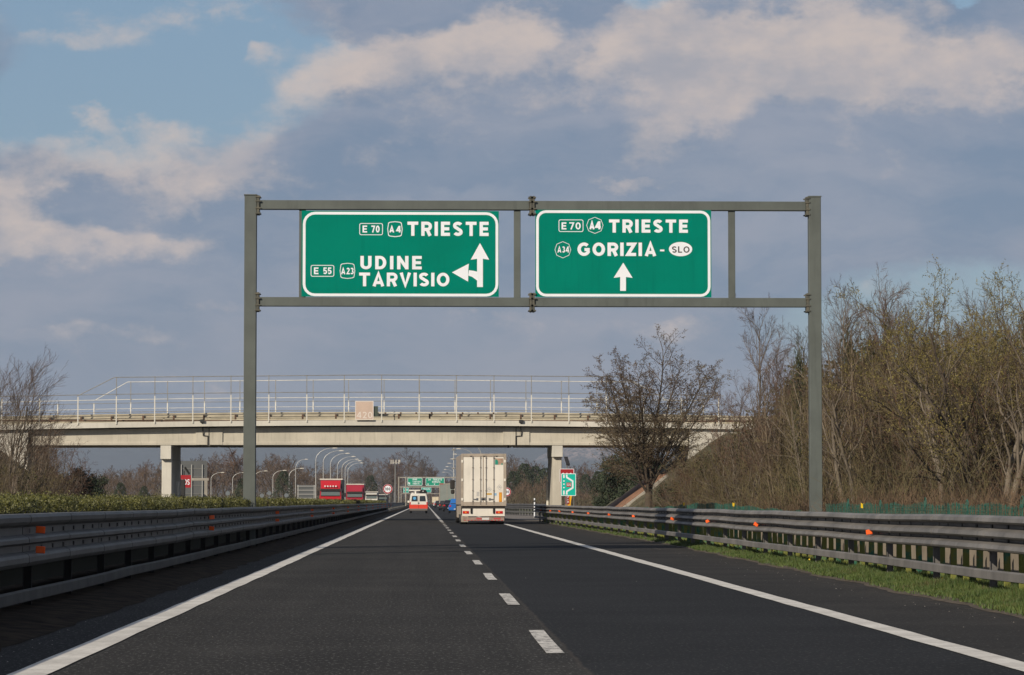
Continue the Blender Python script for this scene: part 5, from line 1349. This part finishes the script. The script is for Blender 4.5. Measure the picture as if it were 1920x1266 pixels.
# ---- named trees of the right bank
def at(px, Y): return X_(px, Y)
plant('spread', 'bare_tree', at(1217, 170), 170, 11.2, 'bare tree with a broad round budding crown before the right end of the bridge', 'tree', None, 2.4, 1.17)
right = [ # key, px, Y, top py, what
 ('slender1', 1412, 150, 548, 'tall slender grey tree rising left of the right gantry post'),
 ('slender2', 1346, 162, 712, 'thin reddish tree just right of the round budding tree'),
 ('slender0', 1443, 146, 610, 'fine twigged grey tree right of the tall grey one'),
 ('slender2', 1466, 138, 640, 'fine twigged reddish tree halfway between the tall grey one and the gantry post'),
 ('slender0', 1372, 165, 690, 'small slender tree between the broad bare tree and the tall grey one'),
 ('slender1', 1496, 128, 590, 'thin grey tree directly left of the right gantry post'),
 ('slender0', 1558, 122, 525, 'pinkish grey tree directly right of the right gantry post'),
 ('slender1', 1592, 116, 512, 'pale barked slender tree, second right of the right gantry post'),
 ('slender0', 1626, 128, 486, 'tallest pinkish grey tree, third right of the right gantry post'),
 ('slender2', 1655, 112, 522, 'reddish slender tree, fourth right of the right gantry post'),
 ('slender0', 1690, 122, 528, 'pinkish grey tree just left of the first yellow budding tree'),
 ('slender1', 1722, 108, 540, 'pale barked tree partly in front of the yellow budding trees'),
 ('budding0', 1765, 100, 486, 'yellow budding tree with dark stems, left one of the budding group'),
 ('budding1', 1800, 104, 505, 'yellow budding tree with pale stems in the middle of the budding group'),
 ('budding0', 1862, 92, 482, 'yellow budding tree with the thickest dark trunk near the right edge'),
 ('budding1', 1925, 98, 500, 'yellow budding tree cut by the right edge of the picture'),
 ('slender1', 1835, 118, 520, 'grey tree seen behind the thick trunked budding tree'),
 ('slender0', 1900, 120, 540, 'grey tree farthest right behind the budding trees'),
 ('trunky', 1484, 128, 700, 'small pale trunked tree forking just left of the right gantry post'),
 ('trunky', 1785, 96, 560, 'pale trunked tree in front between the budding trees'),
 ('trunky', 1878, 88, 500, 'thick trunked open tree in front at the right edge'),
 ('trunky', 1600, 106, 640, 'pale trunked tree in front right of the right gantry post')]
rg = random.Random(15)
for key, px, Y, py, lab in right: plant(key, 'bare_tree', at(px, Y), Y, Z_(py, Y, px), lab, 'tree', 'bare trees on the right bank', rg.uniform(0, 6.28), ({'s': .80, 'b': 1.05, 't': 1.1}[key[0]] if px > 1510 else .85))
ordn = ['first', 'second', 'third', 'fourth', 'fifth', 'sixth', 'seventh', 'eighth', 'ninth', 'tenth', 'eleventh', 'twelfth', 'thirteenth', 'fourteenth', 'fifteenth', 'sixteenth', 'seventeenth', 'eighteenth', 'nineteenth', 'twentieth']
def ordw(i): return ordn[i] if i < 20 else 'twenty-' + ordn[i-20]
tl = ['brown', 'reddish brown', 'olive brown']
def skyline(px):   # where the growth of the bank reaches up to, in the picture
    return lerp_list([(1230, 896), (1262, 872), (1300, 846), (1345, 825), (1400, 765), (1450, 705), (1500, 670), (1560, 640), (1650, 610), (1800, 600), (2000, 600)], px)
for i in range(24):
    px = 1470+i*20+rg.uniform(-9, 9); Y = 128-i*1.4+rg.uniform(-6, 6); py = skyline(px)-15+rg.uniform(-45, 60)
    plant('poles%d' % (i % 2), 'thicket_tree', at(px, Y), Y, Z_(py, Y, px), '%s stand of bare upright stems on the right bank, %s from the bridge' % (['tan', 'pale'][i % 2], ordw(i)), 'tree', 'stands of upright stems on the right bank', rg.uniform(0, 6.28), rg.uniform(.75, 1.0))
for i in range(18):
    px = 1262+i*38+rg.uniform(-12, 12); Y = 160-i*4+rg.uniform(-6, 6); py = skyline(px)+(30 if px > 1440 else 0)+rg.uniform(-25, 40); k = i % 3
    plant('thicket%d' % k, 'thicket_shrub', at(px, Y), Y, max(1.5, Z_(py, Y, px)), '%s many stemmed shrub on the right bank, %s tall one from the bridge' % (tl[k], ordw(i)), 'shrub', 'tall many stemmed shrubs on the right bank', rg.uniform(0, 6.28), rg.uniform(.9, 1.25))
for i, (px, py) in enumerate(((1282, 860), (1305, 842), (1330, 830), (1352, 838), (1378, 815), (1402, 800), (1426, 790), (1318, 872), (1366, 862), (1415, 850))):
    Y = 186+(i*5) % 13
    plant('thicket%d' % (i % 3), 'wing_wall_shrub', at(px, Y), Y, Z_(py, Y, px), '%s bare shrub in front of the right wing wall, %s there' % (tl[i % 3], ordw(i)), 'shrub', 'bare shrubs in front of the right wing wall', i*1.7, 1.3)
for i in range(13):
    px = 1300+i*50+rg.uniform(-12, 12); Y = 140-i*4.3+rg.uniform(-4, 4); py = max(skyline(px)+20, rg.uniform(800, 875)); k = (i+1) % 3
    plant('thicket%d' % k, 'low_shrub', at(px, Y), Y, max(1.5, Z_(py, Y, px)), '%s low tangled shrub along the right bank foot, %s from the bridge' % (tl[k], ordw(i)), 'shrub', 'low tangled shrubs at the foot of the right bank', rg.uniform(0, 6.28), rg.uniform(1.2, 1.7))
for i in range(30):
    px = 1244+i*24+rg.uniform(-12, 12); Y = 172-i*1.6+rg.uniform(-5, 5); py = skyline(px)+12+rg.uniform(-20, 110 if px > 1420 else 20)
    plant(['ivy', 'ivy2'][i % 2], 'evergreen_shrub', at(px, Y), Y, max(1.5, Z_(py, Y, px)), '%s leafy growth behind the right bank stems, %s from the bridge' % (['dark green', 'olive green'][i % 2], ordw(i)), 'shrub', 'leafy growth behind the bare stems on the right bank', rg.uniform(0, 6.28), rg.uniform(.55, .9))
for i in range(14):     # the bank goes on beyond the right edge of the picture
    px = 1960+i*32+rg.uniform(-9, 9); Y = 104-i*2.4+rg.uniform(-5, 5); py = rg.uniform(520, 660)
    plant(['poles0', 'budding1', 'poles1', 'ivy2'][i % 4], 'bank_growth', at(px, Y), Y, Z_(py, Y, px), 'bare growth of the right bank beyond the picture edge, %s from that edge' % ordw(i), 'tree', 'growth beyond the right edge of the picture', rg.uniform(0, 6.28), .95)
for i, (px, Y, py, lab) in enumerate(((1499, 124, 632, 'dark ivy column just left of the right gantry post'), (1592, 117, 596, 'dark ivy column second right of the right gantry post'), (1634, 119, 606, 'narrow ivy column among the pinkish grey trees'), (1664, 115, 590, 'ivy column left of the yellow budding trees'), (1712, 117, 640, 'broad ivy column behind the first yellow budding tree'), (1905, 115, 690, 'ivy column near the right edge behind the budding trees'))):
    plant('ivy', 'ivy_clad_trunk', at(px, Y), Y, Z_(py, Y, px), lab, 'tree', 'ivy columns on the right bank', i*1.1, .16+.03*(i % 3))
for i, (px, py, Y) in enumerate(((1497, 628, 127), (1658, 590, 118), (1700, 585, 112), (1652, 560, 118))):
    pass
for i in range(10):
    px = 1250+i*30+rg.uniform(-8, 8); Y = 165-i*4
    plant('ivy2' if i % 3 else 'ivy', 'green_bush', at(px, Y), Y, rg.uniform(1.6, 2.4), 'green bush low behind the right guard rail, %s from the bridge' % ordw(i), 'shrub', 'low green bushes behind the right guard rail', rg.uniform(0, 6.28), 1.3)
# dark evergreens under the right bridge end
for i, (px, Y, py) in enumerate(((1150, 232, 852), (1176, 238, 838), (1204, 228, 846), (1232, 224, 850), (1128, 262, 885))):
    plant('ever', 'evergreen_shrub', at(px, Y), Y, Z_(py, Y, px), 'dark evergreen shrub under the bridge\'s right end, %s from the right pier' % ordw(i), 'shrub', 'dark evergreens under the right end of the bridge', i*1.3, .8)
# tangled dead stems and brambles at the foot of the right bank, and straw by the left bank
def stems(name, label, x0, x1, y0, y1, n, h, m, seed, lean=0):
    rg = random.Random(seed); mb = MB()
    for i in range(n):
        x = rg.uniform(x0, x1); y = rg.uniform(y0, y1); hh = h*rg.uniform(.45, 1.1); d = Vector((rg.gauss(lean, .30), rg.gauss(0, .3), 1)).normalized(); p = Vector((x, y, 0)); pts = [p.copy()]
        for k in range(4): d = (wander(rg, d, .14) + Vector((0, 0, -.10*k))).normalized(); p = p+d*hh/4; pts.append(p.copy())
        ribbon(mb, pts, rg.uniform(.010, .022), .006, rg)
        for k in range(2):
            q = pts[rg.randrange(1, 4)]; e = tilt_from(rg, d, R(rg.uniform(25, 70))); ribbon(mb, [q, q+e*hh*.15, q+e*hh*.3+Vector((0, 0, -.03))], .009, .004, rg)
    return tag(mb.build(name, m), label, None, None, 'stuff')
stems('dead_bramble', 'red brown dead stems and brambles along the right bank', 10.8, 14.5, 46, 100, 7200, 1.7, M_dead, 3)
stems('dead_bramble', 'tangled dead stems below the right bank trees farther away', 11.5, 19, 100, 175, 3200, 1.8, M_twb, 4)
stems('tall_reeds', 'straw coloured upright stems under the right bank trees', 12, 20, 80, 150, 2600, 3.6, M_straw, 6)
# ---- left bank
left = [('whips', 20, 172, 640, 'tallest whippy bare tree by the left edge, bending to the right'), ('whips', -45, 168, 655, 'whippy bare tree cut by the left edge of the picture'), ('whips', 62, 180, 740, 'shorter whippy bare tree in front of the left abutment')]
for i, (key, px, Y, py, lab) in enumerate(left): plant(key, 'bare_tree', at(px, Y), Y, Z_(py, Y, px)*1.0, lab, 'tree', 'whippy trees on the left bank', i*.35-.2, 1.25)
for i, (px, Y, py, k) in enumerate(((-20, 175, 800, 0), (28, 182, 845, 2), (62, 178, 815, 0), (98, 186, 805, 1), (128, 190, 835, 1), (82, 168, 860, 2), (-5, 165, 862, 2), (40, 163, 872, 0), (112, 172, 868, 0))):
    plant('thicket%d' % k, 'thicket_shrub', at(px, Y), Y, Z_(py, Y, px), '%s bare shrub before the left abutment, %s of that group' % (tl[k], ordw(i)), 'shrub', 'bare shrubs on the left bank', rg.uniform(0, 6.28), 1.15)
for i, (px, Y, py) in enumerate(((-10, 190, 850), (25, 192, 862), (60, 176, 880), (152, 216, 872), (178, 228, 888), (95, 198, 885))):
    plant('ever' if px > 140 else 'ivy2', 'evergreen_shrub', at(px, Y), Y, Z_(py, Y, px), 'green leafy bush on the left bank, %s from the left edge' % ['first', 'second', 'third', 'fifth', 'sixth', 'fourth'][i], 'shrub', 'green bushes on the left bank', rg.uniform(0, 6.28), 1.0)
stems('straw_stems', 'pale straw stems and grasses on the left bank', -27, -21.5, 150, 176, 2600, 2.0, M_straw, 8)

# ---- far treeline, seen under the bridge
prof_top = [(60, 905), (150, 895), (200, 880), (260, 874), (300, 868), (345, 862), (395, 856), (430, 858), (470, 860), (520, 850), (555, 862), (585, 878), (620, 872), (655, 884), (690, 866), (715, 862), (745, 862), (785, 858), (806, 872), (825, 893), (850, 900), (880, 898), (920, 885), (950, 868), (975, 862), (1000, 872), (1030, 884), (1060, 880), (1095, 874), (1130, 886), (1160, 880), (1200, 880)]
zones = [(300, 'left of the left bridge pier'), (460, 'between left pier and left gantry post'), (600, 'between left gantry post and red truck'), (700, 'above the oncoming trucks'), (815, 'behind the ambulance'), (945, 'behind the white truck'), (1030, 'between white truck and right pier'), (2000, 'right of the right pier')]
cnt = {}
rg = random.Random(33)
def tree_dist(px, Y):     # keep the far trees beside the roads, or beyond the bend where the road ends
    need = (26 if px < VX else 15)*F/max(1.0, abs(px-VX))
    return Y if need < Y else (need*1.03 if need < 1050 else random.Random(int(px*7)).uniform(1540, 1760))
pxs = [70+i*15.5 for i in range(72)]
for i, px0 in enumerate(pxs):
    px = px0+rg.uniform(-7, 7); Y = tree_dist(px, rg.uniform(780, 960))
    py = lerp_list(prof_top, px)+rg.uniform(-5, 14)
    if rg.random() < .2: py -= 5
    z_ = next(n for lim, n in zones if px < lim); cnt[z_] = cnt.get(z_, 0)+1
    k = rg.choice((0, 0, 1, 2))
    plant('far%d' % k, 'bare_tree', at(px, Y), Y, Z_(py, Y, px)*1.14, '%s bare far tree %s, %s there' % (['brown', 'reddish brown', 'grey brown'][k], z_, ordw(cnt[z_]-1)), 'tree', 'bare trees of the far treeline', rg.uniform(0, 6.28), rg.uniform(.9, 1.25))
for i, (px, py, Y) in enumerate(((962, 884, 760), (983, 870, 760), (1005, 875, 770), (1022, 878, 760), (1068, 892, 700), (1098, 890, 720), (1122, 884, 690), (226, 905, 520), (270, 912, 500), (455, 898, 520), (531, 884, 560), (695, 892, 900))):
    plant('pine', 'pine_tree', at(px, Y), Y, Z_(py, Y, px), 'dark green far pine, %s counted from the %s' % ((ordw(i), 'white truck to the right') if i < 7 else (ordw(i-7), 'left edge')), 'tree', 'pines of the far treeline', i*.9, .85)
# dense low wood closing the view behind
def wood(name, label, x0f, Y0, Y1, n, hlo, hhi, m, seed, wt_=.06, hi_=True):
    rg = random.Random(seed); mb = MB()
    for i in range(n):
        px = rg.uniform(*x0f); Y = rg.uniform(Y0, Y1)
        if hi_: Y = tree_dist(px, Y)
        x = X_(px, Y); h = (Z_(lerp_list(prof_top, px)+6, Y)*rg.uniform(.75, 1.06)*(.93+.09*math.sin(px*.19)+.05*math.sin(px*.47)) if hlo == 5 else rg.uniform(hlo, hhi)*(.8+.25*math.sin(px*.045)+.15*math.sin(px*.13)))
        p = Vector((x, Y, rg.uniform(0, h))); d = Vector((rg.gauss(0, .6), rg.gauss(0, .6), 1)).normalized()
        ribbon(mb, [p, p+d*.7, wander(rg, d, .3)*1.3+p], wt_*rg.uniform(.6, 1.4), .02, rg)
    return tag(mb.build(name, m), label, None, None, 'stuff')
wood('far_wood', 'brown far wood closing the view', (40, 1250), 780, 1000, 60000, 5, 8.5, M_twb, 1, .10)
wood('far_scrub', 'olive scrub along the foot of the far wood', (40, 1250), 560, 800, 18000, 2.0, 3.6, mat('scrub_olive', (0.075, 0.065, 0.035), .9, var=.3, scale=.05), 2, .09)
wood('far_scrub', 'brown scrub below the far pines right of the white truck', (925, 1215), 600, 690, 9000, 4.0, 5.6, M_twb, 7, .08)
wood('far_wood', 'distant wood beyond the end of the road', (640, 960), 1500, 1800, 14000, 9, 15, M_twb, 5, .16)

# ---- the clipped central hedge
rg = random.Random(66); mb = MB()
def hedge_top(y): return 1.315+.025*math.sin(y*1.7)+.02*math.sin(y*.63+1)+.012*math.sin(y*4.1)
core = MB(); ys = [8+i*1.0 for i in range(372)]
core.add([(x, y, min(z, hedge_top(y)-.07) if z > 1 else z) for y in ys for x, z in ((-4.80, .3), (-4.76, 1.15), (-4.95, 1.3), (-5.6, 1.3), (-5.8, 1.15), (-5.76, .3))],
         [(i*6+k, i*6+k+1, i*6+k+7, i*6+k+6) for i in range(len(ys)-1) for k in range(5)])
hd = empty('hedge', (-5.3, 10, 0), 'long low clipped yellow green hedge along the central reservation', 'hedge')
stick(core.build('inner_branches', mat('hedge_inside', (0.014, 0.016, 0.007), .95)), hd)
for y0, y1, dens, size in ((26, 62, 2300, .028), (62, 95, 1100, .040), (95, 150, 420, .065), (150, 240, 190, .09), (240, 375, 90, .13)):
    for i in range(int((y1-y0)*dens)):
        y = rg.uniform(y0, y1); t = hedge_top(y)+.035*math.sin(y*9+rg.uniform(-.5, .5))
        u = rg.random()
        if u < .55: p = Vector((rg.uniform(-5.78, -4.74), y, t-.02-abs(rg.gauss(0, .035))))
        elif u < .97: p = Vector((-4.74-abs(rg.gauss(0, .03)), y, rg.uniform(1.0, t)))
        else: p = Vector((rg.uniform(-5.7, -4.8), y, t+rg.uniform(0, .05)))
        if p.x > -4.86 and p.z > t-.06: p.z -= .04
        a = Vector((rg.gauss(0, .8), rg.gauss(0, .8), rg.gauss(.5, .6))).normalized()*size*rg.uniform(.6, 1.25); b = tilt_from(rg, a.normalized(), 1.5)*size*.30
        mb.add([p, p+a*.5+b, p+a, p+a*.5-b], [(0, 1, 2, 3)])
def leafmat():
    m = bpy.data.materials.new("hedge_leaves"); m.use_nodes = True
    n = NT(m.node_tree); b = next(x for x in m.node_tree.nodes if x.type == 'BSDF_PRINCIPLED')
    t = n.node('ShaderNodeTexCoord'); g = n.node('ShaderNodeNewGeometry'); v = t.outputs['Object']
    f = n.ramp(n.noise(v, 1.1, 5, 0.65), .35, .65)
    c = n.mix(f, (0.020, 0.030, 0.007), (0.098, 0.098, 0.015))  # dark leaf tone patched in to imitate the hedge's shadow pockets
    c = n.mix(n.m('MULTIPLY', g.outputs['Random Per Island'], .55), c, (0.15, 0.145, 0.035))
    c = n.mix(n.ramp(n.noise(v, .6, 4, .6), .60, .72), c, (0.085, 0.065, 0.030))
    n.l.new(c, b.inputs['Base Color']); b.inputs['Roughness'].default_value = .55
    return m
stick(mb.build('leaves', leafmat()), hd)

# ---- grass of the right verge
rg = random.Random(44); mb = MB()
def gz(c): return .05
for y0, y1, dens, hgt in ((30, 55, 4200, .085), (55, 90, 1700, .085), (90, 140, 600, .10), (140, 190, 260, .11)):
    for i in range(int((y1-y0)*dens)):
        y = rg.uniform(y0, y1); c = rg.random()**.8*1.75; e = .14+.08*math.sin(y*2.3)+.05*math.sin(y*5.1)
        if c < e and rg.random() < .8: continue
        x = verge_x(y)+c
        h = hgt*rg.uniform(.5, 1.5)*(.30+.95*min(1, c/.7))*(1+.30*math.sin(y*1.3+x*3)); w_ = rg.uniform(.0035, .008)*(1+y/80)
        a = rg.uniform(0, 6.28); lx, ly = rg.gauss(0, .35)*h, rg.gauss(0, .35)*h; dx, dy = math.cos(a)*w_, math.sin(a)*w_
        mb.add([(x-dx, y-dy, .03), (x+dx, y+dy, .03), (x+lx, y+ly, .04+h)], [(0, 1, 2)])
def grassmat():
    m = bpy.data.materials.new("verge_grass"); m.use_nodes = True
    n = NT(m.node_tree); b = next(x for x in m.node_tree.nodes if x.type == 'BSDF_PRINCIPLED')
    t = n.node('ShaderNodeTexCoord'); g = n.node('ShaderNodeNewGeometry'); v = t.outputs['Object']
    c = n.mix(n.ramp(n.noise(v, 2.2, 5, 0.65), .35, .65), (0.030, 0.065, 0.009), (0.070, 0.105, 0.017))
    c = n.mix(n.m('MULTIPLY', n.ramp(g.outputs['Random Per Island'], .6, 1), .6), c, (0.11, 0.105, 0.035))
    c = n.mix(n.ramp(n.noise(v, .9, 4, .6), .60, .72), c, (0.10, 0.075, 0.035))
    n.l.new(c, b.inputs['Base Color']); b.inputs['Roughness'].default_value = .7
    return m
M_grass = grassmat()
tag(mb.build('grass', M_grass), 'green verge grass in front of the right guard rail', None, None, 'stuff')
for i, (px, py) in enumerate(((1450, 1040), (1476, 1046), (1640, 1055), (1700, 1060))):
    Y = F*1.22/(py-VY); x = X_(px, Y)
    T_ = Tree(200+i, [dict(up=.05, taper=.3), dict(n=5, len=(.4, .7), ang=(20, 60), up=.03, r=.5)], .01, twig=.008, bud=(.06, 14), wob=.15).run(7, .7, .32 if i < 2 else .2, .006)
    o = empty('weed_clump', (x, Y, .04), '%s leafy weed clump growing in the verge grass under the right guard rail' % ['largest', 'second largest', 'low', 'lowest and nearest'][i], 'weed', 'weeds in the verge grass')
    T_.tw.build('stems', M_twy, o); T_.bd.build('leaves', mat('weed_leaves', (0.085, 0.125, 0.028), .7, var=.3, scale=6), o)
mb = MB(); rg = random.Random(71)
for i in range(2):
    y = rg.uniform(44, 90); x = verge_x(y)+rg.uniform(.3, .9); s_ = .018
    mb.add([(x-s_, y, .16), (x, y-.005, .16-s_), (x+s_, y, .16), (x, y+.005, .16+s_)], [(0, 1, 2, 3)])
tag(mb.build('dandelions', mat('dandelion_yellow', (0.75, 0.55, 0.02), .6)), 'tiny yellow flowers in the verge grass', None, None, 'stuff')
# pale chippings scattered on the shoulders
rg = random.Random(72); mb = MB()
for i in range(240):
    y = 24+rg.random()**1.6*70; side = rg.random()
    if side < .6: x = 6.5-abs(rg.gauss(0, .45))
    elif side < .9: x = -3.75+abs(rg.gauss(0, .22))
    else: x = rg.uniform(-2.5, 6)
    s_ = rg.uniform(.003, .009)
    vs_ = [(x+s_*math.cos(k*1.26+i), y+s_*math.sin(k*1.26+i)*1.2, .002) for k in range(5)] + [(x, y, s_*1.0)]
    mb.add(vs_, [(k, (k+1) % 5, 5) for k in range(5)])
tag(mb.build('chippings', mat('pale_chippings', (0.26, 0.245, 0.22), .9)), 'scattered pale chippings on the shoulders', None, None, 'stuff')

# ================================================================== AIR
mb = MB(); mb.box(-12500, 12500, -150, 11000, -6.5, 262)
hz = mb.build('haze', bpy.data.materials.new('haze')); tag(hz, 'thin pale haze', None, None, 'stuff')
hmn = hz.data.materials[0]; hmn.use_nodes = True; ht = hmn.node_tree; ht.nodes.clear()
pv = ht.nodes.new('ShaderNodeVolumePrincipled'); pv.inputs['Color'].default_value = (0.72, 0.84, 1.0, 1); pv.inputs['Density'].default_value = 0.000045; pv.inputs['Anisotropy'].default_value = 0.0
ho = ht.nodes.new('ShaderNodeOutputMaterial'); ht.links.new(pv.outputs[0], ho.inputs['Volume'])
